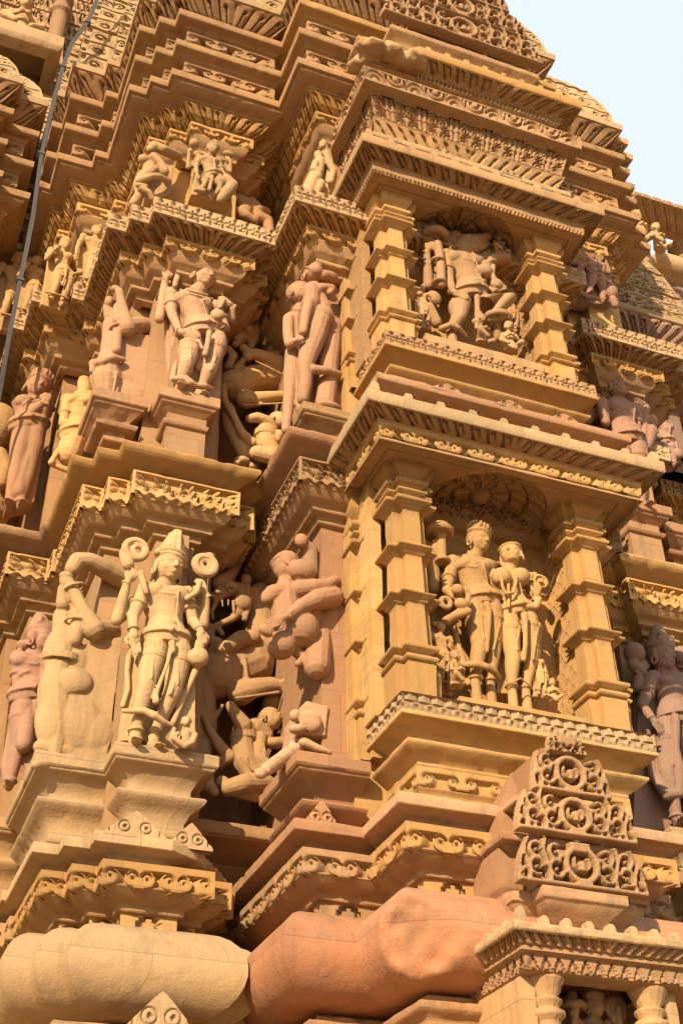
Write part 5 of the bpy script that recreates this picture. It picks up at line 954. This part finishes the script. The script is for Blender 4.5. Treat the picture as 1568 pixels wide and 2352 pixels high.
for i, (x, y, t) in enumerate(((1151, 1228, 'leftmost'), (1174, 1232, 'middle'), (1200, 1240, 'rightmost'))):
    generic('shadowed_figurine', t+' of the three tiny figures in the shade above the goddess of the lower niche', BRN, on(x, y+20, 5.47), .20, 0, crown='tall', armsL='chest', armsR='chest', vox=.005)
# upper niche: boar-headed god
ZD = Zf(5.26, 928.3, 476.7, .192); q = ZD.q()
statue('boar_headed_god', 'boar-headed god with raised snout and one bent knee, standing in the upper niche', TAN, ZD,
    dict(head=(740, 420, -.02), neck=(660, 520), shL=(495, 570), shR=(860, 640), chest=(690, 700), waist=(775, 900), hip=(790, 1040), hipL=(660, 1130), hipR=(920, 1150), kL=(650, 1320, -.03), aL=(560, 1480, -.02), kR=(1260, 1080, -.10), aR=(1040, 1310, -.06)),
    u=1.16, gz=(7.06, None), crown=None, look=(.9, -.4, .2), roll=.0, hs=.10, face=False, vox=.0046, feet=(V_(-.3, -1, 0), V_(1, -.4, 0)), cloth=False,
    arms=[('L', (535, 880, -.02), (570, 1010, -.05), (780, 1080, -.10), dict(curl=.2)), ('L', (290, 940, .03), (270, 530, -.02), (370, 400, -.06), dict(dy=.08, band=False)), ('R', (1200, 650, .02), (1020, 640, -.05), (960, 690, -.06), dict(curl=.6)), ('R', (960, 990, .03), (1060, 1000, -.06), (1140, 960, -.08), dict(curl=.5, dy=.06))],
    ex=[('c', [(670, 520, -.0, 115), (720, 430, -.02, 100), (830, 405, -.04, 82), (930, 375, -.05, 56), (985, 350, -.05, 46)]), ('c', [(800, 490, -.03, 70), (930, 470, -.04, 40), (1010, 440, -.03, 24)]), ('e', 1005, 345, -.03, 40, 36, 50), ('e', 965, 345, -.06, 22, 22, 22), ('c', [(640, 340, -.03, 40), (600, 310, -.03, 34), (650, 300, -.03, 20)]), ('e', 560, 400, .0, 70, 60, 90), ('e', 760, 330, -.08, 24, 16, 14), ('e', 700, 290, .17, 235, 14, 125),
        ('h', 360, 350, -.02, 105, 44), ('e', 355, 330, -.02, 90, 80, 50), ('e', 350, 250, -.02, 36, 36, 40), ('c', [(395, 440, -.06, 46), (430, 640, -.06, 46), (440, 920, -.06, 44)]), ('h', 400, 640, -.06, 56, 18), ('h', 420, 900, -.06, 58, 20), ('e', 350, 1080, .0, 80, 50, 90), ('c', [(300, 1190, .0, 50), (380, 1380, .02, 60)]),
        ('e', 960, 760, -.08, 82, 66, 76), ('c', [(1060, 700, -.08, 26), (1050, 800, -.09, 24), (1100, 930, -.09, 30)]), ('e', 1100, 920, -.08, 62, 50, 66), ('c', [(1060, 620, -.03, 60), (1200, 590, -.04, 66)]), ('c', [(870, 1070, -.09, 30), (870, 1200, -.09, 26), (880, 1330, -.08, 36)]), ('e', 860, 1370, -.08, 50, 40, 40),
        ('h', 1110, 1350, -.05, 120, 34), ('c', [(1110, 1350, -.04, 90), (1110, 1430, -.02, 50), (1120, 1560, .0, 44)]), ('e', 1110, 1370, -.04, 140, 90, 40), ('c', [(440, 1450, -.04, 34), (560, 1400, -.08, 30), (640, 1440, -.08, 30), (740, 1550, -.04, 22)]), ('r', 690, 520, -.06, 130, 12, .4)])
seated('little_goddess', 'tiny goddess seated on the raised elbow of the boar-headed god', TAN, ZD(1140, 575, -.05), .20, .2, look=-.4, vox=.004)
for i, (x, y, uu, l) in enumerate(((930, 1640, .25, 'left'), (1270, 1720, .24, 'right'))):
    seated('serpent_devotee', 'small serpent-hooded devotee bowing at the '+l+' of the lotus stand under the boar-headed god', TAN, ZD(x, y, -.08), uu, .5 if i == 0 else -.2, crown='tiers', vox=.004)
generic('niche_attendant', 'small worn attendant at the left edge of the upper niche, behind the pillar', TAN, ZD(240, 1420, .02), .34, .0, female=True, crown='low', armsL='hip', armsR='chest', vox=.0045)
generic('niche_attendant', 'dim attendant in the right corner of the upper niche behind the bent knee', BRN, ZD(1290, 1500, .16), .42, .0, crown='bun', armsL='hip', armsR='up', vox=.005)
# right-hand side, partly hidden behind the niches
ZE = Zf(5.86, 1285.8, 533.1, .28)
statue('standing_god', 'small brown god on a pedestal under the brown cornice, right of the upper niche', ROS, ZE, dict(head=(235, 195), neck=(245, 235), shL=(185, 270), shR=(340, 275), chest=(265, 290), waist=(275, 335), hip=(290, 360), hipL=(260, 380), hipR=(325, 385), kL=(240, 455), aL=(235, 520), kR=(345, 480), aR=(350, 565)), u=.70, crown='low', look=(.5, -.85, 0), roll=.1, hs=.17,
    arms=[('L', (140, 320), (180, 320, -.04), (200, 350, -.05)), ('R', (350, 350), (385, 410, -.03), (410, 420, -.04)), ('R', (400, 330), (375, 250, -.02), (370, 220, -.03), dict(dy=.05)), ('L', (110, 260, .02), (130, 180), (150, 170))], ex=[('e', 370, 195, 0, 45, 30, 22), ('e', 420, 490, -.03, 42, 40, 60), ('c', [(430, 560, -.03, 30), (450, 600, -.03, 24)]), ('e', 130, 180, 0, 34, 30, 40), ('c', [(120, 370, .02, 30), (100, 470, .02, 30), (210, 530, -.02, 20), (300, 545, -.03, 18)])], back=[([(100, 300, .04), (420, 300, .04), (420, 600, .04), (80, 560, .04)], .1)])
ZE = Zf(5.93, 1285.8, 533.1, .28)
statue('standing_god', 'large rose-brown god in a conical crown, seen above the right end of the lower canopy', ROS, ZE, dict(head=(450, 1275, -.03), neck=(465, 1365), shL=(330, 1400), shR=(620, 1450), chest=(500, 1500), waist=(510, 1600), hip=(540, 1700), hipL=(480, 1770), hipR=(610, 1780), kL=(520, 2000), aL=(560, 2240), kR=(640, 2010), aR=(660, 2250)), u=1.22, crown='tall', look=(.42, -.9, .0), roll=.05, hs=.165,
    arms=[('L', (370, 1560, -.04), (320, 1410, -.06), (300, 1330, -.07)), ('L', (230, 1540, .05), (240, 1400, .04), (260, 1280, .02), dict(dy=.06)), ('R', (620, 1650), (690, 1790, -.04), (700, 1850, -.05)), ('R', (700, 1540, .03), (690, 1430, -.0), (660, 1370, -.03), dict(dy=.06))], ex=[('r', 610, 1290, 0, 62, 34), ('c', [(640, 1250, 0, 40), (590, 1230, 0, 34), (560, 1290, 0, 44), (600, 1370, 0, 40)]), ('c', [(260, 1110, .02, 30), (260, 1200, .02, 34)]), ('c', [(700, 1440, 0, 26), (670, 1760, 0, 30)]), ('e', 735, 1560, .02, 50, 50, 60), ('c', [(730, 1640, .02, 56), (700, 1760, .02, 40)])], back=[([(330, 1400, .05), (640, 1430, .05), (680, 2260, .05), (460, 2260, .05)], .1)])
ZE = Zf(6.78, 1285.8, 533.1, .28)
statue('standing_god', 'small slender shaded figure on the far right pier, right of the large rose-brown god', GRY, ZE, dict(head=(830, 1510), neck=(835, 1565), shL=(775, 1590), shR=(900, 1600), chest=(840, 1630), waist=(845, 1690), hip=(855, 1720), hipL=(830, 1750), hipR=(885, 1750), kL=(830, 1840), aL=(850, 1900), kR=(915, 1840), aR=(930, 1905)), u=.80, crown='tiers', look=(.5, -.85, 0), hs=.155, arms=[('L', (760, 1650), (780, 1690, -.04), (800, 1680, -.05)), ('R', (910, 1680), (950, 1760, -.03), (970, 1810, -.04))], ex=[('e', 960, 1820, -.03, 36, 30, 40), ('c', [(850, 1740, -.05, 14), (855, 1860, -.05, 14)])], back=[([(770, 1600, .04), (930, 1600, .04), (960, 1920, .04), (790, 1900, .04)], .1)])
ZG = Zf(5.90, 1348.5, 1129, .3468)
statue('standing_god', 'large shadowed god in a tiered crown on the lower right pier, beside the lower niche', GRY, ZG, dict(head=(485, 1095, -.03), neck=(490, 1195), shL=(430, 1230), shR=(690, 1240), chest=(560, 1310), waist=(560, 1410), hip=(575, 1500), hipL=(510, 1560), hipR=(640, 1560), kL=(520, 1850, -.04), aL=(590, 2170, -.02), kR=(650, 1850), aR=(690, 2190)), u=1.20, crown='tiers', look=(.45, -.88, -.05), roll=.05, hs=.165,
    arms=[('L', (360, 1420, -.02), (430, 1510, -.07), (490, 1590, -.08)), ('L', (330, 1300, .03), (340, 1200, .0), (380, 1150, -.02), dict(dy=.05)), ('R', (720, 1420), (700, 1500, -.05), None), ('R', (760, 1300), (700, 1180), (640, 1150), dict(dy=.05))], ex=[('e', 310, 1070, .0, 60, 56, 66), ('c', [(350, 1190, 0, 34), (300, 1140, 0, 34)]), ('e', 620, 1090, .0, 56, 50, 60), ('c', [(580, 1500, -.09, 26), (580, 1700, -.09, 24), (600, 1840, -.08, 30), (610, 2000, -.07, 20)]), ('c', [(390, 1600, .0, 24), (430, 1880, .0, 26), (520, 2010, -.06, 30), (620, 2000, -.06, 24)]), ('c', [(520, 1640, -.07, 12), (540, 1830, -.07, 12)])], back=[([(350, 1150, .05), (700, 1150, .05), (740, 2240, .05), (300, 2240, .05)], .08)])
ZG = Zf(6.85, 1348.5, 1129, .3468)
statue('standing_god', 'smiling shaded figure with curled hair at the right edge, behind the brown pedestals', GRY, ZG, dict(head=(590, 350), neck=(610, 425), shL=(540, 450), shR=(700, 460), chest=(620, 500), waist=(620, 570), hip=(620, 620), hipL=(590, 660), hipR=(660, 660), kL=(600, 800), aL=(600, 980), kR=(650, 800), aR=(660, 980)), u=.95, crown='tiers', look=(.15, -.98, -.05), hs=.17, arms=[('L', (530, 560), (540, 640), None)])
# left-hand side
ZH = Zf(7.08, 0, 439, .3467)
statue('folded_hands_woman', 'slender rosy woman with a flat headdress and folded hands at the far left', PNK, ZH, dict(head=(250, 1300, -.02), neck=(235, 1370), shL=(170, 1395), shR=(310, 1420), chest=(215, 1440), waist=(195, 1495), hip=(190, 1550), hipL=(160, 1590), hipR=(230, 1590), kL=(110, 1840), aL=(60, 2080), kR=(190, 1840), aR=(130, 2080)), u=1.22, crown='band', look=(.2, -.95, -.1), roll=.2, hs=.155, female=False, cloth=False, arms=[('L', (215, 1460, -.08), (290, 1400, -.12), (320, 1350, -.12)), ('R', (290, 1500, -.05), (310, 1410, -.12), (315, 1350, -.12))],
    ex=[('c', [(230, 1560, 0, 60), (180, 1780, 0, 60), (120, 2000, 0, 56)]), ('c', [(260, 1230, .0, 40), (320, 1260, .0, 36), (350, 1300, .0, 20)])], back=[([(200, 1450, .02), (330, 1480, .02), (230, 2060, .02), (40, 2100, .02)], .14)], vox=.007)
ZH = Zf(6.88, 0, 439, .3467)
statue('headless_god', 'headless torso with bent arm and long scarf, right of the woman with folded hands', OCH, ZH, dict(head=(560, 1270, .05), neck=(560, 1320), shL=(450, 1380), shR=(620, 1370), chest=(540, 1410), waist=(520, 1520), hip=(510, 1600), hipL=(470, 1650), hipR=(560, 1650)), u=1.05, crown=None, hs=.10, face=False, legs=False, arms=[('L', (420, 1540, -.03), (550, 1545, -.08), None)],
    ex=[('c', [(500, 1640, 0, 76), (460, 1750, 0, 76)]), ('c', [(430, 1600, -.02, 14), (400, 1700, -.02, 16), (340, 1800, -.02, 20)]), ('c', [(340, 1810, .0, 16), (480, 1860, .0, 24)]), ('e', 585, 1380, -.08, 40, 40, 45)], base=ZH(450, 1850), vox=.007)
ZK = Zf(6.72, 0, 1223, .28)
statue('shadowed_god', 'grey shadowed figure with a broken-off leg at the left edge, behind the damaged side figure', ROS, ZK, dict(head=(335, 890), neck=(300, 970), shL=(150, 1020), shR=(400, 1040), chest=(270, 1100), waist=(270, 1230), hip=(260, 1330), hipL=(200, 1420), hipR=(310, 1420), kL=(150, 1750), aL=(80, 2060), kR=(290, 1760), aR=(240, 2050)), u=1.12, crown='tiers', look=(.6, -.7, .2), roll=.1, hs=.17, arms=[('L', (150, 1270, -.0), (230, 1360, -.05), None), ('L', (260, 1290, -.04), (330, 1240, -.06), None)], ex=[('c', [(230, 1480, -.02, 75), (210, 1640, -.06, 72), (200, 1740, -.08, 70)]), ('e', 270, 850, -.05, 50, 40, 60), ('e', 190, 930, .0, 60, 60, 50), ('c', [(120, 1500, .02, 30), (60, 1900, .02, 50), (60, 2060, 0, 40)])], vox=.007)
for (x, y, Y, uu, fem, cr, al, ar, m, lab) in ((128, 703, 6.62, .62, True, 'band', 'chest', 'hip', OCH, 'small woman with a square headdress on the left ledge above the woven frieze'), (205, 668, 6.60, .62, False, 'low', 'down', 'up', OCH, 'small slim god on the left ledge, right of the woman with the square headdress'),
        (14, 752, 7.5, .75, False, 'low', 'down', 'chest', OCH, 'small worn figure at the far left edge of the picture beside the metal strap'), (62, 738, 7.4, .66, True, 'bun', 'chest', 'down', OCH, 'small worn woman just right of the metal strap at the far left')):
    generic('ledge_figure', lab, m, on(x, y, Y), uu, .1, female=fem, crown=cr, armsL=al, armsR=ar, look=.3)
Z = Zf(7.35, 0, 439, .3467); beast('beast_body', 'round bulging body of a carved beast cut off by the left edge of the picture', Z, [('e', -20, 1560, 0, 150, 130, 190), ('c', [(0, 1750, 0, 60), (40, 1850, -.02, 55), (20, 1930, 0, 50)]), ('c', [(-40, 1700, .15, 130), (-40, 2100, .2, 130)]), ('c', [(-120, 1560, .1, 130), (-260, 1500, .15, 110)])], OCH, Z(0, 2100), 0, 0)
# top row of the pier
ZI = Zf(5.70, 276, 282.2, .256)
statue('small_standing_god', 'small four-armed god with a lotus bud on the highest frieze of the left pier', PAL, ZI, dict(head=(825, 245, -.02), neck=(790, 295), shL=(710, 310), shR=(880, 345), chest=(800, 360), waist=(815, 430), hip=(835, 470), hipL=(790, 500), hipR=(890, 510), kL=(750, 570), aL=(715, 620), kR=(890, 600), aR=(830, 670)), u=.60, crown='tiers', look=(.4, -.88, -.1), roll=.15, hs=.165,
    arms=[('L', (680, 400), (690, 460, -.04), (700, 490, -.05)), ('L', (610, 400, .02), (620, 260), (660, 210), dict(dy=.04)), ('R', (920, 450), (960, 490, -.04), (990, 520, -.05)), ('R', (985, 440, .02), (990, 340), (960, 300), dict(dy=.04))], ex=[('e', 665, 185, 0, 42, 40, 46), ('e', 690, 280, 0, 34, 30, 34), ('e', 970, 280, 0, 48, 30, 30), ('c', [(960, 510, -.04, 40), (1010, 560, -.04, 46), (960, 620, -.04, 50), (900, 690, -.03, 34)]), ('c', [(830, 480, -.05, 14), (800, 600, -.05, 16)]), ('c', [(680, 600, -.04, 22), (750, 610, -.05, 22)])], back=[([(700, 330, .03), (1000, 350, .03), (1000, 715, .03), (640, 640, .03)], .1)], vox=.0048)
Z = Zf(5.86, 276, 282.2, .256); C = Clay(); extras(C, Z, [('c', [(520, 300, .1, 44), (380, 240, .0, 42), (310, 205, 0, 40), (270, 240, 0, 34)]), ('e', 215, 330, 0, 50, 44, 44), ('c', [(250, 370, .02, 50), (270, 440, .02, 60), (220, 480, .02, 60), (180, 560, .02, 60), (180, 640, .02, 44), (120, 720, .02, 36)]), ('c', [(300, 300, -.03, 34), (360, 360, -.03, 38), (400, 440, -.02, 40)]), ('c', [(180, 520, -.03, 40), (280, 480, -.05, 30), (340, 480, -.04, 30), (420, 520, 0, 30)]), ('c', [(190, 590, -.03, 34), (260, 620, -.04, 24), (290, 680, -.02, 24)]), ('c', [(230, 570, -.04, 24), (160, 560, -.04, 26)])])
C.slab([Z(300, 300, .05), Z(480, 360, .05), Z(460, 640, .05), Z(230, 680, .05)], (0, .12, 0)); put(C, 'bending_figure', 'thin bending figure with raised arms, left of the small four-armed god with a bud', 'statue', TAN, Z(150, 740), vox=.005)
Z = Zf(6.15, 276, 282.2, .256); C = Clay(); extras(C, Z, [('e', 1030, 690, 0, 60, 55, 60), ('c', [(1080, 720, 0, 60), (1140, 760, 0, 66), (1100, 820, .0, 70)]), ('c', [(1060, 660, -.02, 32), (1130, 690, -.03, 30)]), ('c', [(1180, 700, -.02, 36), (1250, 770, -.03, 36), (1320, 800, 0, 34)]), ('c', [(1200, 780, 0, 60), (1240, 850, 0, 56), (1320, 880, 0, 48), (1340, 980, 0, 40), (1320, 1050, 0, 34)]), ('c', [(1030, 790, -.02, 40), (1120, 830, -.03, 44), (1200, 880, -.02, 40)])])
put(C, 'twisted_figure', 'contorted brown figure squeezed in the recess right of the small four-armed god', 'statue', BRN, Z(1250, 1000), vox=.006)
Z = Zf(5.36, 439, 0, .24); C = Clay(); q = Z.q(); head(C, Z(1265, 1400), (-.5, -.7, .1), 95*q, .1, crown='low'); head(C, Z(1215, 1490), (-.8, -.4, .2), 85*q, .1, crown='bun')
extras(C, Z, [('c', [(1290, 1460, .02, 46), (1300, 1560, .03, 56), (1330, 1680, .04, 60), (1300, 1800, .04, 60), (1260, 1900, .04, 50)]), ('c', [(1230, 1540, 0, 46), (1210, 1640, 0, 52), (1160, 1750, 0, 60), (1120, 1850, 0, 62), (1100, 1950, 0, 50)]), ('c', [(1190, 1560, -.03, 30), (1170, 1620, -.03, 28), (1230, 1640, -.04, 26)]), ('c', [(1320, 1560, -.03, 30), (1360, 1640, -.03, 30), (1330, 1740, -.04, 28)]), ('e', 1200, 1700, -.02, 50, 50, 60), ('c', [(1240, 1760, -.02, 40), (1200, 1840, -.02, 36), (1160, 1960, -.01, 36)])])
put(C, 'pale_couple', 'small cream-coloured worn couple on the corner ledge left of the upper niche canopy', 'statue', PAL, Z(1150, 2000), vox=.005)
# god in the small shrine at the bottom right
ZJ = Zf(4.92, 1034.9, 2007, .34)
statue('shrine_god', 'tall-crowned god with mace and disc between the turned pillars of the bottom shrine', TAN, ZJ, dict(head=(962, 885, -.02), neck=(955, 975), shL=(850, 1010), shR=(1060, 1020), chest=(950, 1080), waist=(950, 1180), hip=(950, 1260), hipL=(900, 1290), hipR=(1000, 1290), kL=(900, 1450), aL=(900, 1650), kR=(1000, 1450), aR=(1000, 1650)), u=.62, crown='tall', look=(.45, -.88, -.1), roll=.03, hs=.17,
    arms=[('L', (810, 1130), (830, 990, -.04), (840, 950, -.05)), ('R', (1130, 1130), (1130, 1030, -.04), (1120, 980, -.05))], ex=[('h', 820, 890, -.02, 60, 22), ('e', 815, 850, -.02, 36, 36, 40), ('e', 815, 810, -.02, 30, 30, 16), ('c', [(820, 900, -.02, 34), (840, 1100, -.02, 30)]), ('e', 1115, 905, -.03, 80, 22, 84), ('r', 1115, 905, -.04, 56, 8), ('c', [(1130, 900, -.06, 14), (1140, 1010, -.06, 20)])], vox=.0045, legs=False, base=ZJ(950, 1400))
# top-left balcony: dwarf and pillar, and pale figures on the far right parapet
seated('dwarf_figure', 'stout dwarf squatting on the balcony at the top left corner', PAL, (.03, 7.85, 12.36), .62, .1, vox=.01)
turned(sp, .36, 7.80, 12.36, 13.4, TAN, .07, 'balcony_pillar')
for (x, y, Y, uu, t) in ((1470, 556, 8.3, .50, 'larger'), (1514, 574, 8.3, .42, 'smaller')):
    seated('parapet_figure', t+' cream figure seated under the eave at the right edge of the picture', PAL, on(x, y, Y), uu, .2, vox=.01)
STRAP = plain('weathered_metal', (.075, .068, .066), .6, .2)
# lightning conductor strap
strap = [(246, -60, 6.45), (222, 2, 6.45), (203, 48, 6.45), (166, 98, 6.5), (146, 150, 6.5), (122, 240, 6.52), (97, 350, 6.54), (76, 500, 6.6), (48, 640, 6.66), (20, 780, 6.72), (4, 880, 6.8), (-20, 1000, 6.9)]
P_ = [NP(at(x, y, Y=Y)) for x, y, Y in strap]; P_ += [P_[-1]+V_(-.05, -.05, -1.2), V_(P_[-1][0]-.08, 6.72, 4.0), V_(P_[-1][0]-.08, 6.70, 3.0), V_(P_[-1][0]-.08, 6.6, .0)]; V = []; 
for p in P_: V += [p+V_(-.015, 0, 0), p+V_(.015, .004, 0), p+V_(.015, .010, 0), p+V_(-.015, .006, 0)]
F = [(4*i+k, 4*i+(k+1) % 4, 4*i+4+(k+1) % 4, 4*i+4+k) for i in range(len(P_)-1) for k in range(4)]
s_ = finish('metal_strap', V, F, STRAP, None, P_[-1]); tag(s_, 'flat grey metal conductor strap hanging down the left side of the tower', 'metal strap')
for i in (2, 4, 6, 8): c_ = P_[i]; block('clip', c_[0]-.024, c_[0]+.024, c_[1]-.004, c_[1]+.05, c_[2]-.012, c_[2]+.012, STRAP, s_, du=.02, dv=.02, ch=.002, rough=0, chip=0)
C = Clay(); rg = random.Random(4)
for k in range(34): C.ell((2.20+.42*rg.random(), 4.86+.35*rg.random(), 9.38+.05*rg.random()), (.05+.05*rg.random(), .05+.04*rg.random(), .025+.02*rg.random()), None, 6)
rk = put(C, 'broken_corner', None, None, TAN, NP((2.4, 5.1, 9.3)), vox=.011, rough=.008, sm=0); adopt(rk, nu)
# far spires and the canopied turret on the right skyline
tur = thing('roof_turret', 'distant brown canopied turret with round pillars on the right skyline', 'turret', (8.3, 8.6, 9.0))
tz = on(1500, 458, 8.6)[2]; x0 = on(1466, 470, 8.6)[0]
sweep('eave', [(x0+.2, 9.8), (x0+.2, 8.8), (x0+2.4, 8.8), (x0+2.4, 9.8)], [(-.2, tz-.12), (.0, tz-.08), (.17, tz), (.19, tz+.01), (.19, tz+.07), (0, tz+.2), (-.4, tz+.25)], BRN, tur, rel=leafp(.16, .1, .02), du=.012, dv=.012)
turned(tur, x0+1.0, 9.1, tz-1.2, tz-.08, TAN, .13, 'round_pillar'); block('parapet', x0-1.0, x0+2.4, 8.9, 9.6, tz-4.5, tz-.95, TAN, tur); pz = on(1550, 590, 8.5); sweep('parapet_roll', [(pz[0]-.15, 9.2), (pz[0]-.15, 8.6), (pz[0]+1.6, 8.6), (pz[0]+1.6, 9.2)], [(-.1, pz[2]-.3)]+half(.0, .16, pz[2]-.1)+[(-.2, pz[2]+.06)], PAL, tur); block('parapet', pz[0]-.05, pz[0]+1.6, 8.65, 9.0, pz[2]-2.5, pz[2]-.2, GRY, tur); block('back_wall', x0+.3, x0+2.4, 9.4, 9.8, tz-1.2, tz, BRN, tur)
r0 = on(1385, 455, 9.2)
block('roof_block', r0[0]-.3, r0[0]+.55, 9.2, 10, r0[2]-1.2, r0[2]+.1, PAL, tur); sweep('roof_slab', [(r0[0]-.45, 10), (r0[0]-.45, 9.1), (r0[0]+.75, 9.1), (r0[0]+.75, 10)], [(-.2, r0[2]+.05), (0, r0[2]+.12), (0, r0[2]+.2), (-.4, r0[2]+.26)], TAN, tur)

GR = dict(standing_god='large gods standing on the pier pedestals', niche_attendant='small attendants in the niches', kneeling_devotee='tiny devotees at the feet of the lower niche gods', shadowed_figurine='tiny figures in the shade above the goddess', serpent_devotee='serpent devotees under the boar-headed god',
    rearing_beast='rearing beasts in the recess', crouching_warrior='crouching warriors under the rearing beasts', ledge_figure='small figures on the left ledges', parapet_figure='cream figures under the right-hand eave')
for o in bpy.data.objects:
    k = o.name.split('.')[0]
    if o.parent is None and k in GR: o['group'] = GR[k]
